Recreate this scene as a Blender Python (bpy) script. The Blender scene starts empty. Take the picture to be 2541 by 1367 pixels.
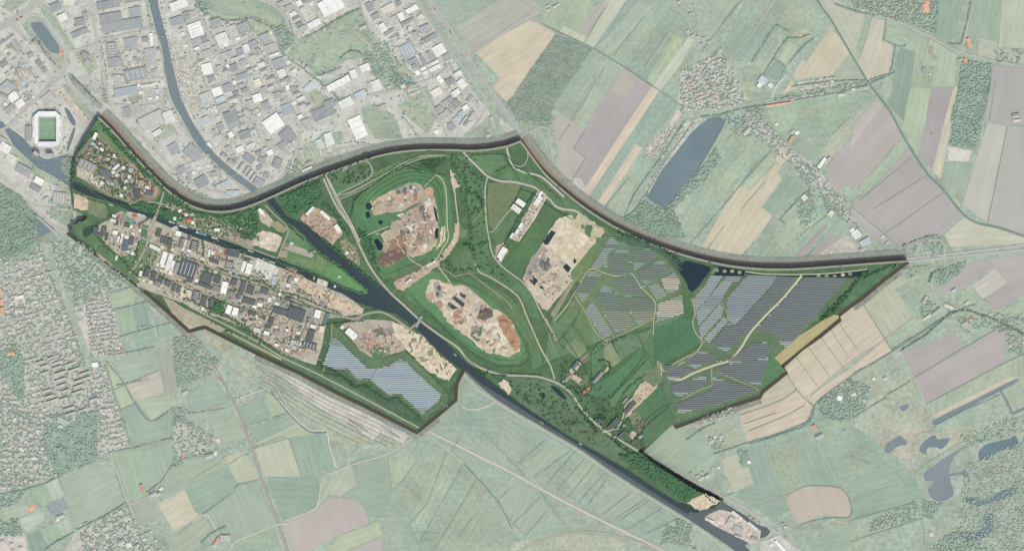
import bpy, bmesh, math, random
import numpy as np
from mathutils import Vector
random.seed(7); rng = np.random.default_rng(7)
D = bpy.data; scn = bpy.context.scene
C = scn.collection
# ------------------------------------------------------------------ camera, sky, sun, exposure
S = 2.0                       # metres per unit of the survey grid the plan is written in (origin top left of the map sheet)
H = 46.0                      # how far the added terrace lifts the district to shade the surrounding land
CAM_Z = 26000.0
cam = D.objects.new('camera', D.cameras.new('camera')); C.objects.link(cam)
cam.location = (0, 0, CAM_Z); cam.data.sensor_width = 36
cam.data.lens = 36 * CAM_Z / (2541 * S)
cam.data.clip_start = 10; cam.data.clip_end = 100000
scn.camera = cam
SUN_EL, SUN_AZ = math.radians(56), math.radians(158)      # azimuth clockwise from north
w = D.worlds.new('World'); scn.world = w; w.use_nodes = True
nt = w.node_tree; bg = nt.nodes['Background']
sk = nt.nodes.new('ShaderNodeTexSky'); sk.sky_type = 'NISHITA'; sk.sun_disc = False
sk.sun_elevation = SUN_EL; sk.sun_rotation = SUN_AZ; sk.altitude = 100; sk.dust_density = 3
nt.links.new(sk.outputs[0], bg.inputs[0]); bg.inputs[1].default_value = 0.15
sd = D.lights.new('sun', 'SUN'); sd.energy = 2.0; sd.angle = math.radians(0.6); sd.color = (1, 0.95, 0.87)
so = D.objects.new('sun', sd); C.objects.link(so)
sv = Vector((math.sin(SUN_AZ)*math.cos(SUN_EL), math.cos(SUN_AZ)*math.cos(SUN_EL), math.sin(SUN_EL)))
so.rotation_euler = sv.to_track_quat('Z', 'Y').to_euler(); so.location = (0, 0, 900)
scn.view_settings.view_transform = 'Standard'; scn.view_settings.look = 'None'
scn.view_settings.exposure = 0.25; scn.view_settings.gamma = 1
K = (1.36, 1.36, 1.47)           # radiance of a white sheet under this light (measured)

# ------------------------------------------------------------------ helpers
def P(x, y): return ((x - 1270.5) * S, (683.5 - y) * S)
def pts(s):
    out = []
    for t in s.split():
        a, b = t.split(','); out.append((float(a), float(b)))
    return out
def l1(c):
    c /= 255.0
    return c/12.92 if c <= .04045 else ((c+.055)/1.055)**2.4
def lin(c): return tuple(min(.88, l1(c[i])/K[i]) for i in range(3)) + (1,)
def inside(x, y, poly):
    r = False; n = len(poly); j = n-1
    for i in range(n):
        xi, yi = poly[i]; xj, yj = poly[j]
        if (yi > y) != (yj > y) and x < (xj-xi)*(y-yi)/(yj-yi)+xi: r = not r
        j = i
    return r
def smooth(p, k=4, closed=False):
    n = len(p); out = []
    m = n if closed else n-1
    for i in range(m):
        if closed: a, b, c, d = p[(i-1) % n], p[i], p[(i+1) % n], p[(i+2) % n]
        else: a, b, c, d = p[max(i-1, 0)], p[i], p[i+1], p[min(i+2, n-1)]
        for q in range(k):
            t = q/k
            out.append(tuple(.5*((2*b[e])+(-a[e]+c[e])*t+(2*a[e]-5*b[e]+4*c[e]-d[e])*t*t+(-a[e]+3*b[e]-3*c[e]+d[e])*t**3) for e in (0, 1)))
    if not closed: out.append(p[-1])
    return out
def offset(p, d):
    """shift an open line sideways, d > 0 to the left of travel as seen on the map"""
    out = []
    for i in range(len(p)):
        a = p[max(i-1, 0)]; b = p[min(i+1, len(p)-1)]
        dx, dy = b[0]-a[0], b[1]-a[1]; l = math.hypot(dx, dy) or 1
        out.append((p[i][0]+dy/l*d, p[i][1]-dx/l*d))
    return out

MATS = {}
def node(nt, t, **kw):
    n = nt.nodes.new(t)
    for k, v in kw.items():
        if k.startswith('i_'): n.inputs[k[2:].replace('_', ' ')].default_value = v
        else: setattr(n, k, v)
    return n
def mat(name, layers, rough=.9, tint=None, vor=None, bump=0, spec=.25, metal=0):
    """colour from the object's own colour, varied by layers of (scale vector, detail, amplitude, local?)"""
    if name in MATS: return MATS[name]
    m = D.materials.new(name); m.use_nodes = True; nt = m.node_tree; L = nt.links
    b = nt.nodes['Principled BSDF']; b.inputs['Roughness'].default_value = rough
    b.inputs['Specular IOR Level'].default_value = spec; b.inputs['Metallic'].default_value = metal
    oi = node(nt, 'ShaderNodeObjectInfo'); geo = node(nt, 'ShaderNodeNewGeometry'); tc = node(nt, 'ShaderNodeTexCoord')
    col = oi.outputs['Color']; last = None
    if tint:
        tcol, sc, lo, hi, fac = tint
        n = node(nt, 'ShaderNodeTexNoise', i_Scale=sc, i_Detail=5.0, i_Roughness=.6); L.new(geo.outputs['Position'], n.inputs['Vector'])
        mr = node(nt, 'ShaderNodeMapRange'); mr.inputs[1].default_value = lo; mr.inputs[2].default_value = hi; mr.inputs[4].default_value = fac
        L.new(n.outputs['Fac'], mr.inputs[0])
        mx = node(nt, 'ShaderNodeMix', data_type='RGBA', blend_type='MULTIPLY'); L.new(mr.outputs[0], mx.inputs[0]); L.new(col, mx.inputs[6]); mx.inputs[7].default_value = tcol + (1,)
        col = mx.outputs[2]
    for sc, det, amp, loc in layers:
        mp = node(nt, 'ShaderNodeMapping'); mp.inputs['Scale'].default_value = sc
        L.new(tc.outputs['Object'] if loc else geo.outputs['Position'], mp.inputs['Vector'])
        n = node(nt, 'ShaderNodeTexNoise', i_Scale=1.0, i_Detail=float(det), i_Roughness=.6); L.new(mp.outputs[0], n.inputs['Vector'])
        mr = node(nt, 'ShaderNodeMapRange', clamp=False); mr.inputs[1].default_value = .3; mr.inputs[2].default_value = .7
        mr.inputs[3].default_value = 1-amp; mr.inputs[4].default_value = 1+amp
        L.new(n.outputs['Fac'], mr.inputs[0])
        vm = node(nt, 'ShaderNodeVectorMath', operation='MULTIPLY'); L.new(col, vm.inputs[0]); L.new(mr.outputs[0], vm.inputs[1]); col = vm.outputs[0]; last = n
    if vor:
        sc, amp = vor
        v = node(nt, 'ShaderNodeTexVoronoi', i_Scale=sc); v.distance = 'MANHATTAN'
        mp = node(nt, 'ShaderNodeMapping'); mp.inputs['Rotation'].default_value = (0, 0, .4); L.new(geo.outputs['Position'], mp.inputs['Vector']); L.new(mp.outputs[0], v.inputs['Vector'])
        sp = node(nt, 'ShaderNodeSeparateColor'); L.new(v.outputs['Color'], sp.inputs[0])
        mr = node(nt, 'ShaderNodeMapRange'); mr.inputs[3].default_value = 1-amp; mr.inputs[4].default_value = 1+amp; L.new(sp.outputs[0], mr.inputs[0])
        vm = node(nt, 'ShaderNodeVectorMath', operation='MULTIPLY'); L.new(col, vm.inputs[0]); L.new(mr.outputs[0], vm.inputs[1]); col = vm.outputs[0]
    if bump and last:
        bp = node(nt, 'ShaderNodeBump', i_Strength=bump, i_Distance=1.0); L.new(last.outputs['Fac'], bp.inputs['Height']); L.new(bp.outputs[0], b.inputs['Normal'])
    L.new(col, b.inputs['Base Color'])
    MATS[name] = m; return m
def v3(a, b=None): return (a, b or a, a)
M_GRASS = mat('meadow', [((.004, .06, 1), 4, .1, 1), (v3(.006), 5, .12, 0), (v3(.05), 6, .12, 0)], tint=((1.13, 1.0, .93), .004, .45, .7, 1))
M_CROP = mat('crop', [((.004, .05, 1), 3, .10, 1), ((.01, .2, 1), 2, .07, 1), (v3(.008), 4, .07, 0)])
M_SOIL = mat('tilled_soil', [((.0015, .02, 1), 3, .05, 1), (v3(.005), 4, .05, 0)])
M_ROUGH = mat('rough_grass', [(v3(.01), 6, .16, 0), (v3(.05), 6, .2, 0), (v3(.2), 3, .1, 0)], tint=((1.12, 1.0, .94), .008, .5, .7, 1))
M_VILLAGE = mat('garden_ground', [(v3(.03), 6, .1, 0), (v3(.12), 4, .12, 0)], tint=((1.2, 1.08, 1.1), .03, .45, .6, 1))
M_PAVED = mat('yard_paving', [(v3(.012), 6, .1, 0), (v3(.08), 5, .14, 0)], vor=(.03, .1))
M_SAND = mat('bare_sand', [(v3(.012), 6, .1, 0), (v3(.045), 8, .2, 0), (v3(.2), 3, .12, 0)], tint=((.86, .85, .84), .02, .48, .6, 1), vor=(.05, .07), bump=.5)
M_ROAD = mat('asphalt', [(v3(.03), 4, .06, 0)])
M_WATER = mat('water_surface', [(v3(.004), 4, .1, 0), (v3(.05), 3, .05, 0)], rough=.22, spec=.3)
M_TREE = mat('foliage', [(v3(.02), 4, .16, 0), (v3(.22), 3, .2, 0)], rough=.8, spec=.1)
M_BARK = mat('bark', [(v3(.5), 2, .2, 0)])
M_WALL = mat('cladding', [(v3(.1), 3, .08, 1)])
M_ROOF = mat('roofing', [((.02, .3, 1), 2, .07, 1), (v3(.06), 4, .1, 1)], rough=.6)
M_PANEL = mat('solar_glass', [((.05, .2, 1), 3, .07, 0)], rough=.35, spec=.4)
M_PLAIN = mat('painted_surface', [(v3(.05), 3, .05, 0)])
GM = dict(g=M_GRASS, c=M_CROP, s=M_SOIL, r=M_ROUGH, v=M_VILLAGE, p=M_PAVED, d=M_SAND, w=M_WATER, a=M_ROAD)

def tag(o, label=None, cat=None, group=None, kind=None):
    if label: o['label'] = label
    if cat: o['category'] = cat
    if group: o['group'] = group
    if kind: o['kind'] = kind
    return o
def link(name, me, m, col, parent=None):
    o = D.objects.new(name, me); C.objects.link(o)
    if m and not me.materials: me.materials.append(m)
    o.color = lin(col)
    if parent: o.parent = parent
    return o
def empty(name, x, y, z, rz=0):
    o = D.objects.new(name, None); C.objects.link(o); o.location = (x, y, z); o.rotation_euler = (0, 0, rz)
    o.empty_display_size = 2; return o
def mesh(name, v, f):
    me = D.meshes.new(name); me.from_pydata(v, [], f); me.update(); return me
def boxv(v, f, x0, y0, z0, x1, y1, z1):
    n = len(v)
    v += [(x0, y0, z0), (x1, y0, z0), (x1, y1, z0), (x0, y1, z0), (x0, y0, z1), (x1, y0, z1), (x1, y1, z1), (x0, y1, z1)]
    f += [(n, n+3, n+2, n+1), (n+4, n+5, n+6, n+7), (n, n+1, n+5, n+4), (n+1, n+2, n+6, n+5), (n+2, n+3, n+7, n+6), (n+3, n, n+4, n+7)]
BOX = {}; MAXL = {}
def level(key, bbs, base=.3, step=.02):
    """lay each new sheet just above those it overlaps"""
    L = BOX.setdefault(key, []); lv = 0
    for b, l in L:
        if l >= lv and any(b[0] < q[2] and b[2] > q[0] and b[1] < q[3] and b[3] > q[1] for q in bbs): lv = l+1
    L += [(q, lv) for q in bbs]
    MAXL[key] = max(MAXL.get(key, 0), base+lv*step)
    return base+lv*step
def bb(p, r=0): return (min(q[0] for q in p)-r, min(q[1] for q in p)-r, max(q[0] for q in p)+r, max(q[1] for q in p)+r)
def sheet(name, poly, m, col, z, ang=None):
    w = [P(*q) for q in poly]
    a = sum(w[i][0]*w[(i+1) % len(w)][1]-w[(i+1) % len(w)][0]*w[i][1] for i in range(len(w)))
    if a < 0: w = w[::-1]
    cx = sum(q[0] for q in w)/len(w); cy = sum(q[1] for q in w)/len(w)
    if ang is None:
        best = max(range(len(w)), key=lambda i: math.dist(w[i], w[(i+1) % len(w)]))
        q0, q1 = w[best], w[(best+1) % len(w)]; ang = math.atan2(q1[1]-q0[1], q1[0]-q0[0])
    c, s = math.cos(-ang), math.sin(-ang)
    v = [((x-cx)*c-(y-cy)*s, (x-cx)*s+(y-cy)*c, 0) for x, y in w]
    o = link(name, mesh(name, v, [tuple(range(len(v)))]), m, col)
    o.location = (cx, cy, z); o.rotation_euler = (0, 0, ang); o['kind'] = 'structure'
    return o
def ribbon(name, line, width, m, col, z, lv=None):
    a = offset(line, width/2); b = offset(line, -width/2)
    v = [P(*q)+(0,) for q in a]+[P(*q)+(0,) for q in b]; n = len(line)
    f = [(i+n, i+1+n, i+1, i) for i in range(n-1)]
    z += level('line', [bb(line[i:i+2], width/2) for i in range(n-1)], MAXL['ground']+.1)
    o = link(name, mesh(name, v, f), m, col); o.location.z = z; o['kind'] = 'structure'
    return o

# ------------------------------------------------------------------ the district, raised on an added terrace that darkens its surroundings
OUT = pts('248,290 285,326 329,377 373,425 417,469 449,492 479,509 512,520 543,523 574,521 607,513 639,501 661,492 705,472 749,452 793,435 840,418 884,403 928,388 972,378 1016,372 1059,370 1119,370 1169,372 1213,369 1257,361 1292,348 1304,363 1326,394 1348,423 1370,446 1403,475 1436,502 1479,532 1523,559 1567,581 1622,605 1680,625 1724,638 1779,651 1834,660 1899,665 1965,665 2031,661 2110,655 2176,650 2250,645 2226,663 2185,694 2132,738 2110,753 2077,779 2081,789 2031,830 1987,860 1937,906 1948,920 1889,967 1884,979 1820,1000 1746,1028 1675,1054 1662,1044 1585,1116 1578,1124 1633,1159 1690,1191 1735,1218 1788,1243 1761,1256 1732,1271 1713,1268 1703,1272 1680,1258 1589,1201 1479,1131 1378,1067 1348,1049 1259,991 1197,953 1169,929 1148,909 1141,924 1130,944 1126,962 1127,988 1081,1027 1034,1067 972,1034 906,1001 845,972 749,922 639,871 556,829 517,809 506,806 472,817 425,773 373,727 329,692 263,641 219,610 171,573 202,557 215,546 219,537 183,521 180,478 181,434 189,390 208,352 230,317')
def indist(x, y): return inside(x, y, OUT)
gr = mesh('ground', [(-90000, -90000, 0), (90000, -90000, 0), (90000, 90000, 0), (-90000, 90000, 0)], [(0, 1, 2, 3)])
o = link('ground', gr, M_ROUGH, (168, 183, 168)); o['kind'] = 'structure'
w0 = [P(*q) for q in OUT][::-1]
v = [(x, y, H) for x, y in w0]+[(x, y, -2) for x, y in w0]; n = len(w0)
me = mesh('terrace', v, [tuple(range(n))]); o = link('terrace', me, M_ROUGH, (86, 116, 84)); o['kind'] = 'structure'  # added raised level, there for the shade its wall throws
me = mesh('added_terrace_edge', v, [(i, i+n, (i+1) % n+n, (i+1) % n) for i in range(n)])
o = link('added_terrace_edge', me, M_SOIL, (70, 64, 58)); o['kind'] = 'structure'  # added wall; its height darkens the land just outside the district

# ------------------------------------------------------------------ ground parcels: style, colour, name, outline
GROUND = '''
# ---- outside, north west: business park, suburbs
p 189,189,181 -60,-60 1030,-60 1030,0 1075,70 1190,250 1290,335 1255,355 1110,368 960,372 800,425 660,495 540,525 430,485 248,300 150,420 0,320 -60,280
p 186,186,178 -60,300 0,320 60,380 150,450 185,470 190,560 170,580 90,540 40,490 -60,440
v 176,184,172 -60,440 40,490 60,560 -60,600
g 160,178,160 20,-20 100,-20 28,32 8,20
g 160,178,160 105,8 125,20 150,65 182,112 188,124 168,122 155,100 115,45 100,30
g 158,174,158 70,42 95,40 110,50 135,90 155,120 158,150 155,170 148,174 135,165 100,125 72,90 55,65
wo 128,143,148 76,59 99,55 114,70 140,105 147,118 146,134 123,127 105,105 83,77
d 206,168,150 148,112 160,125 158,146 150,142
p 180,178,174 215,185 245,178 256,262 240,258 205,205 190,188
r 150,168,152 167,180 178,182 215,225 256,262 244,272 205,235 170,195
r 150,170,152 156,208 162,208 248,296 238,302 200,262
g 160,178,158 185,130 215,122 232,140 245,168 220,188 210,170
p 150,152,154 198,133 209,130 218,145 206,150
g 150,170,152 248,178 256,178 262,235 266,258 254,252
g 168,182,158 322,84 342,84 344,100 326,102
r 158,174,156 315,242 350,232 354,245 325,256
g 170,184,164 360,0 366,0 372,40 378,75 370,72
r 150,168,150 0,95 40,105 60,135 20,120
g 158,176,156 45,150 60,155 70,185 50,200 40,185
d 205,195,180 42,170 60,160 82,182 65,200 48,190
d 204,190,172 25,195 52,200 54,214 35,212
g 160,176,158 20,195 40,215 50,228 85,235 75,250 45,225
d 208,200,188 130,225 150,215 190,262 220,300 205,310 165,258
r 162,176,156 152,212 172,215 230,290 222,300 190,262
wo 118,134,140 160,268 170,272 180,288 188,305 182,312 170,295
wo 122,138,142 180,322 187,321 178,352 168,378 166,365
w 122,137,145 -60,280 0,300 15,312 30,322 61,346 97,388 123,394 160,384 176,388 190,400 190,470 181,470 150,448 97,418 61,390 33,361 20,335 0,318 -60,300
r 140,160,145 153,392 172,390 190,405 188,452 168,438 152,425
g 166,182,160 0,325 33,361 97,420 150,450 185,480 185,492 150,470 95,440 60,405 20,370 0,340
p 165,172,175 130,448 146,456 148,470 136,470
p 196,192,184 24,440 40,410 86,432 105,450 100,485 60,468
g 164,180,160 42,403 68,405 96,430 92,440 60,415
r 148,168,150 -60,460 0,455 50,485 100,540 135,560 140,600 88,600 60,620 30,640 -60,640
wo 124,140,145 46,506 61,504 100,538 132,558 130,573 99,588 84,578 80,560 65,535
g 155,178,156 150,490 185,520 175,565 150,555 120,530
# park in the north
r 150,172,152 470,-60 560,-60 640,0 690,22 712,45 722,70 735,95 745,100 722,118 700,130 690,105 675,72 640,50 600,48 560,55 520,45 495,28
g 158,180,156 520,0 560,-5 640,18 680,35 700,60 700,85 680,62 640,42 590,34 545,25
g 164,184,160 500,20 530,28 560,40 600,42 570,50 525,40
r 168,182,160 610,55 640,50 668,70 670,78 640,90 625,80
r 152,174,154 745,100 860,30 895,18 905,50 935,90 960,130 1000,165 1035,205 1042,215 1000,225 960,226 945,200 925,165 900,145 860,150 800,190 780,188 760,160 735,150 712,132
g 160,182,158 748,108 850,52 890,28 885,45 850,75 810,95 790,130 760,150 730,140
g 160,182,158 800,100 830,88 870,88 905,110 920,125 900,135 880,125 850,145 800,175 775,165 790,130
p 176,180,168 882,88 905,95 935,130 965,175 958,170 925,130 900,105
g 162,182,156 925,112 945,105 970,135 995,152 978,168 955,150
g 156,178,156 975,170 1000,155 1028,185 1010,195
g 154,176,154 895,268 925,258 950,262 985,300 1000,345 930,345 905,300
g 160,180,158 985,262 1035,232 1070,238 1085,290 1062,332 1045,320 1010,290
r 156,176,156 1030,240 1060,215 1075,250 1090,290 1075,300
g 162,182,158 762,245 775,232 815,240 810,262 790,272
g 164,184,158 765,230 785,222 808,240 800,262 780,258
g 160,182,158 780,350 800,330 850,325 852,350 840,355
g 158,180,156 790,200 850,190 845,198 805,208
r 164,182,162 755,360 790,345 800,430 720,462 690,480 700,465 720,440 728,400
d 205,196,180 734,395 745,393 750,430 730,432
r 160,178,158 1150,335 1200,300 1225,280 1260,335 1230,352 1150,360
r 160,176,160 800,390 900,372 1110,365 1170,358 1110,371 950,376 880,400 800,432 740,462 680,485 640,498 700,465 790,420
g 160,178,160 1044,-20 1062,20 1100,80 1150,150 1205,240 1245,300 1225,300 1150,165 1095,80 1036,-10
g 166,184,164 400,220 412,216 425,235 440,280 470,330 500,372 490,372 455,320 425,262
g 170,182,162 380,325 420,300 430,310 440,330 410,345 380,350
r 152,172,154 1268,302 1300,290 1320,310 1365,310 1375,330 1345,330 1300,340
# north east fields
g 152,176,158 1045,-60 1340,-60 1345,30 1180,130 1165,120 1130,68 1100,40
c 158,180,160 1060,-60 1290,-60 1110,58 1090,30
c 174,178,165 1130,68 1240,0 1290,-30 1345,20 1330,45 1240,92 1182,132 1165,122
c 203,194,168 1182,132 1260,80 1313,53 1343,59 1378,84 1352,123 1315,173 1278,233 1257,252 1224,219 1239,193
r 136,157,140 1380,83 1472,120 1440,167 1376,257 1378,270 1365,281 1380,300 1282,300 1258,254 1278,233 1315,173 1352,123
g 150,176,160 1472,120 1548,167 1464,297 1418,300 1378,272 1376,257 1440,167
g 160,182,164 1498,140 1548,168 1464,297 1440,290 
s 178,172,170 1548,169 1618,215 1565,300 1440,478 1413,458 1453,393 1423,370 1452,322 1471,280
s 184,180,170 1548,169 1585,190 1552,245 1516,228
s 188,181,175 1387,281 1452,322 1423,370 1453,393 1413,458 1390,430 1382,350 1372,305
r 184,186,178 1413,440 1442,445 1452,470 1440,482 1412,458
c 206,194,170 1618,216 1635,226 1600,280 1457,493 1446,477 1574,280
g 148,176,160 1638,228 1682,257 1655,300 1595,370 1578,358 1500,480 1485,510 1459,494 1600,282
c 205,194,170 1578,358 1594,369 1496,517 1480,506
g 158,182,162 1594,369 1600,400 1625,412 1640,400 1560,520 1545,545 1496,518
c 188,196,174 1385,81 1400,64 1433,83 1497,4 1510,-60 1570,-60 1555,0 1472,120
c 174,176,166 1470,20 1500,0 1515,10 1455,92 1435,84
g 164,186,160 1345,60 1370,20 1430,-60 1510,-60 1433,83 1400,64 1385,80
g 142,170,160 1570,-60 1610,-60 1590,0 1478,122 1472,120 1555,0
g 156,180,162 1610,-60 1700,-60 1665,20 1540,162 1478,122 1590,0
c 168,184,162 1600,20 1620,15 1520,140 1500,132
g 148,174,158 1665,20 1700,40 1715,80 1622,211 1540,162
c 162,176,160 1650,90 1668,80 1610,160 1600,165
g 168,190,162 1672,88 1695,100 1690,118 1622,211 1605,198
c 190,198,180 1622,211 1690,118 1708,92 1722,100 1690,160 1639,225
g 152,178,158 1690,165 1730,110 1735,150 1690,200 1682,255 1640,226
g 154,178,160 1715,-60 1845,-60 1800,30 1760,110 1730,95 1755,60 1755,20
c 160,183,160 1775,0 1830,-60 1870,-60 1800,60 1770,108 1745,130
g 150,176,158 1880,-60 1925,-60 1922,0 1812,150 1780,140 1800,100
g 144,170,156 1922,0 2010,-60 2030,-60 1925,75 1870,155 1815,150
g 156,180,160 1960,0 2020,-40 2062,50 1980,110 1925,80
r 168,184,160 1980,80 2000,70 2020,90 1990,105
d 196,192,170 1978,78 1995,75 2000,90 1985,98
c 172,184,164 1871,156 1919,83 1943,88 1939,114 1895,182
go=meadow 150,174,156 1889,143 1912,95 1930,98 1928,116 1905,150 1896,153
c 172,192,162 1957,103 1981,116 1963,154 1935,140
c 142,168,152 1926,149 1950,167 1928,202 1897,187
g 150,176,156 1830,170 1870,160 1892,186 1875,210 1850,220 1842,190
g 170,188,162 1845,205 1872,205 1868,228 1840,225
c 198,192,166 2062,70 2085,95 2108,132 2085,165 2062,189 2010,193 1978,200 1965,187 1992,147 2000,154
c 166,180,160 2085,165 2108,132 2150,200 2070,210 2062,189
c 198,192,166 1965,197 1978,222 1941,233
c 182,188,168 2022,-60 2110,25 2145,36 2142,99 2128,112 2135,190 2108,132 2040,20
r 168,182,164 2060,-60 2330,-60 2320,90 2250,60 2200,45 2110,25
r 186,184,172 2238,18 2275,20 2272,45 2235,40
g 154,180,158 2146,40 2165,45 2130,158 2120,140 2128,112
c 194,192,172 2165,45 2198,52 2186,103 2221,112 2204,189 2154,199 2130,158 2150,99
g 162,184,160 2200,60 2255,75 2253,120 2225,112 2186,103
c 140,166,150 2233,118 2272,132 2242,302 2207,263 2215,205
g 160,184,160 2255,75 2305,95 2292,162 2272,132 2253,120
c 168,190,162 2308,98 2373,136 2367,215 2310,216 2320,167 2292,162
g 158,180,158 2272,135 2292,162 2320,170 2310,216 2260,216
d 178,182,168 2302,110 2330,125 2320,155 2305,150
c 146,173,156 2330,-60 2410,-60 2369,88 2354,110 2312,86
g 154,178,156 2375,90 2400,20 2392,120 2385,128 2357,112
c 154,178,156 2425,-60 2500,-60 2492,0 2476,110 2430,92 2400,88 2422,0
c 178,190,166 2494,-60 2620,-60 2620,125 2541,120 2477,119
c 176,184,164 2430,94 2474,105 2470,149 2424,136
r 172,180,166 2475,122 2535,122 2530,158 2474,150
c 170,192,160 2259,217 2310,219 2290,340 2279,385 2255,350 2240,310
s 174,169,168 2310,219 2367,219 2338,324 2314,423 2281,388 2290,340
c 196,194,168 2367,215 2389,218 2378,252 2362,263 2356,333 2334,445 2314,423 2338,324
r 148,172,154 2389,150 2460,160 2439,300 2424,368 2356,361 2369,280 2385,220
s 178,176,173 2463,162 2527,169 2512,308 2437,300
s 182,179,174 2528,169 2620,175 2620,310 2512,308
s 194,193,184 2450,304 2500,312 2470,450 2452,553 2389,508 2420,400
s 184,182,176 2500,312 2620,320 2620,610 2541,588 2452,555
wo 126,142,148 2402,300 2426,308 2425,330 2419,339 2410,328
p 200,196,186 2351,363 2411,374 2404,403 2351,398
g 152,178,156 2343,403 2411,403 2387,508 2338,456
c 160,182,160 2358,405 2385,405 2372,490 2350,465
g 166,182,164 2173,243 2135,300 2053,412 2030,385 2064,335 2110,285 2150,240
s 184,177,173 2173,243 2209,280 2240,337 2123,471 2097,456 2080,478 2053,447 2053,412 2110,346 2135,300
s 190,184,178 2120,310 2170,250 2190,262 2110,370
g 158,182,158 2240,339 2255,368 2145,486 2125,471
s 178,174,171 2255,368 2303,434 2345,475 2393,532 2338,582 2230,612 2200,590 2113,520 2125,490 2150,483
c 192,194,172 2397,535 2448,560 2541,590 2620,600 2620,605 2541,604 2358,613 2343,582
g 152,178,156 1845,225 1900,235 1990,240 2150,225 2170,240 2110,285 2064,335 2040,379 2010,395 1960,355 1900,310 1870,290
g 164,188,160 1905,275 1945,255 1985,270 1960,320 1930,330
s 164,178,162 1950,345 1985,335 2040,380 2010,400 1970,375
# south of the village, between the lake and the motorway
g 154,180,158 1800,320 1860,330 1915,370 1820,460 1750,540 1700,620 1640,600 1660,560 1730,500
g 166,190,162 1820,390 1860,375 1870,400 1800,470 1780,440
g 170,190,162 1860,440 1912,380 1925,400 1860,480 1838,465
g 150,178,158 1770,420 1830,350 1850,370 1790,440
g 146,172,156 1740,600 1900,450 1910,520 1850,560 1800,640 1760,640
c 200,193,166 1747,602 1790,525 1835,462 1861,475 1861,480 1818,540 1762,630 1725,612
c 201,194,167 1861,475 1925,405 1941,408 1930,433 1941,445 1890,515 1918,535 1880,590 1833,640 1760,628 1812,542
c 202,193,166 1928,372 1942,362 1964,380 1948,402 1938,410 1925,398
g 146,174,156 1890,514 1941,445 1975,440 2010,450 1990,490 1918,535
c 168,184,160 1930,545 1995,480 2000,500 1955,555
g 150,178,160 1840,640 1918,540 1950,555 2060,500 2110,560 2060,600 1960,650 1880,645
g 160,184,160 1955,550 2010,510 2040,540 1960,620 1930,610
s 178,172,170 1965,640 2040,560 2055,552 2035,590 1985,645
s 176,172,168 2012,630 2060,580 2100,610 2130,632 2040,645
r 188,186,176 2035,625 2100,585 2150,625 2150,632 2040,642
s 182,179,174 2115,515 2200,590 2226,608 2190,605 2150,570 2105,535
wo 120,138,144 1758,296 1780,290 1797,298 1797,310 1770,358 1735,420 1690,470 1662,507 1645,515 1605,490 1606,480 1645,420 1680,362 1712,332 1735,312
r 158,182,158 1602,500 1650,520 1668,512 1700,590 1640,590 1580,565 1545,545
r 164,182,162 1605,480 1680,355 1735,305 1758,292 1700,295 1640,395
g 160,184,160 1735,420 1797,312 1810,310 1830,320 1790,395 1750,460
r 152,174,152 1735,425 1775,370 1790,400 1740,460 1690,500 1670,520 1660,510
# east below the motorway
r 150,172,152 2240,665 2330,650 2345,665 2400,645 2380,680 2330,715 2310,730 2300,690 2310,665
g 156,182,158 2250,672 2329,655 2303,683 2308,731 2264,718 2240,690
c 178,188,162 2224,665 2250,698 2220,718 2268,784 2196,839 2134,740 2185,697
s 178,173,169 2325,711 2415,646 2455,641 2468,661 2382,722 2369,709 2336,733
s 184,178,174 2455,641 2541,635 2620,632 2620,670 2541,690 2501,703
c 190,190,180 2470,665 2500,702 2439,742 2411,711
s 178,174,170 2441,742 2501,704 2541,690 2620,660 2620,700 2541,733 2466,773 2452,749
g 154,180,158 2264,718 2285,722 2285,780 2268,784 2235,735
g 158,184,158 2196,839 2268,786 2330,770 2200,872
g 158,182,158 2355,770 2415,712 2439,742 2452,749 2440,765 2400,790
r 160,180,156 2330,790 2470,775 2541,750 2541,900 2500,890 2495,830 2460,790
g 166,186,160 2480,775 2541,745 2600,720 2600,800 2490,800
s 178,173,170 2237,874 2320,845 2362,828 2384,865 2268,938
s 182,176,172 2362,828 2370,823 2384,865 2392,862 2460,820 2492,822 2494,874 2498,898 2297,1003 2268,938 2384,868
g 164,182,160 2297,1003 2498,898 2620,850 2620,1100 2541,1030 2509,1030 2481,975 2323,1055
c 196,192,164 2312,1030 2509,933 2516,942 2330,1040
w=canal 130,144,148 2318,1041 2416,992 2514,942 2519,951 2420,1002 2323,1052
c 200,192,168 2132,740 2196,840 2105,905 2003,984 1976,965 1948,920 1937,906 1970,870 2031,825 2081,785 2077,779 2110,753
c 200,190,166 2003,984 2110,913 2196,843 2213,872 2110,933 2035,990 2020,1006
c 190,188,165 1889,967 1948,922 1974,968 1939,992 1834,1030 1828,1001 1870,975
c 202,191,167 1834,1030 1939,992 1974,968 1990,972 2018,1008 2000,1045 1860,1098 1856,1095
r 160,178,158 2035,990 2110,933 2213,872 2268,938 2297,1003 2315,1055 2290,1065 2190,970 2100,1050 2040,1100 2000,1045
g 150,176,156 1990,1050 2050,1010 2110,1050 2180,1100 2260,1170 2290,1240 2210,1260 2120,1290 2090,1230 2010,1210 1920,1180 1900,1130 1860,1100
r 168,180,160 2190,965 2255,945 2315,1060 2290,1100 2270,1180 2200,1100 2120,1055 2140,1010
r 176,178,160 2165,1090 2250,1050 2290,1065 2260,1150 2220,1130
r 158,177,160 2280,1170 2620,1000 2620,1420 2300,1420 2290,1250
r 168,182,160 2290,1080 2420,1050 2500,1040 2400,1090 2300,1140 2275,1140
wo 130,144,148 2198,1102 2220,1087 2235,1081 2253,1100 2229,1107 2207,1124 2196,1120
wo 124,140,146 2283,1107 2308,1082 2323,1080 2326,1089 2356,1086 2354,1096 2338,1113 2321,1109 2301,1111 2298,1126 2283,1120
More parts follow.
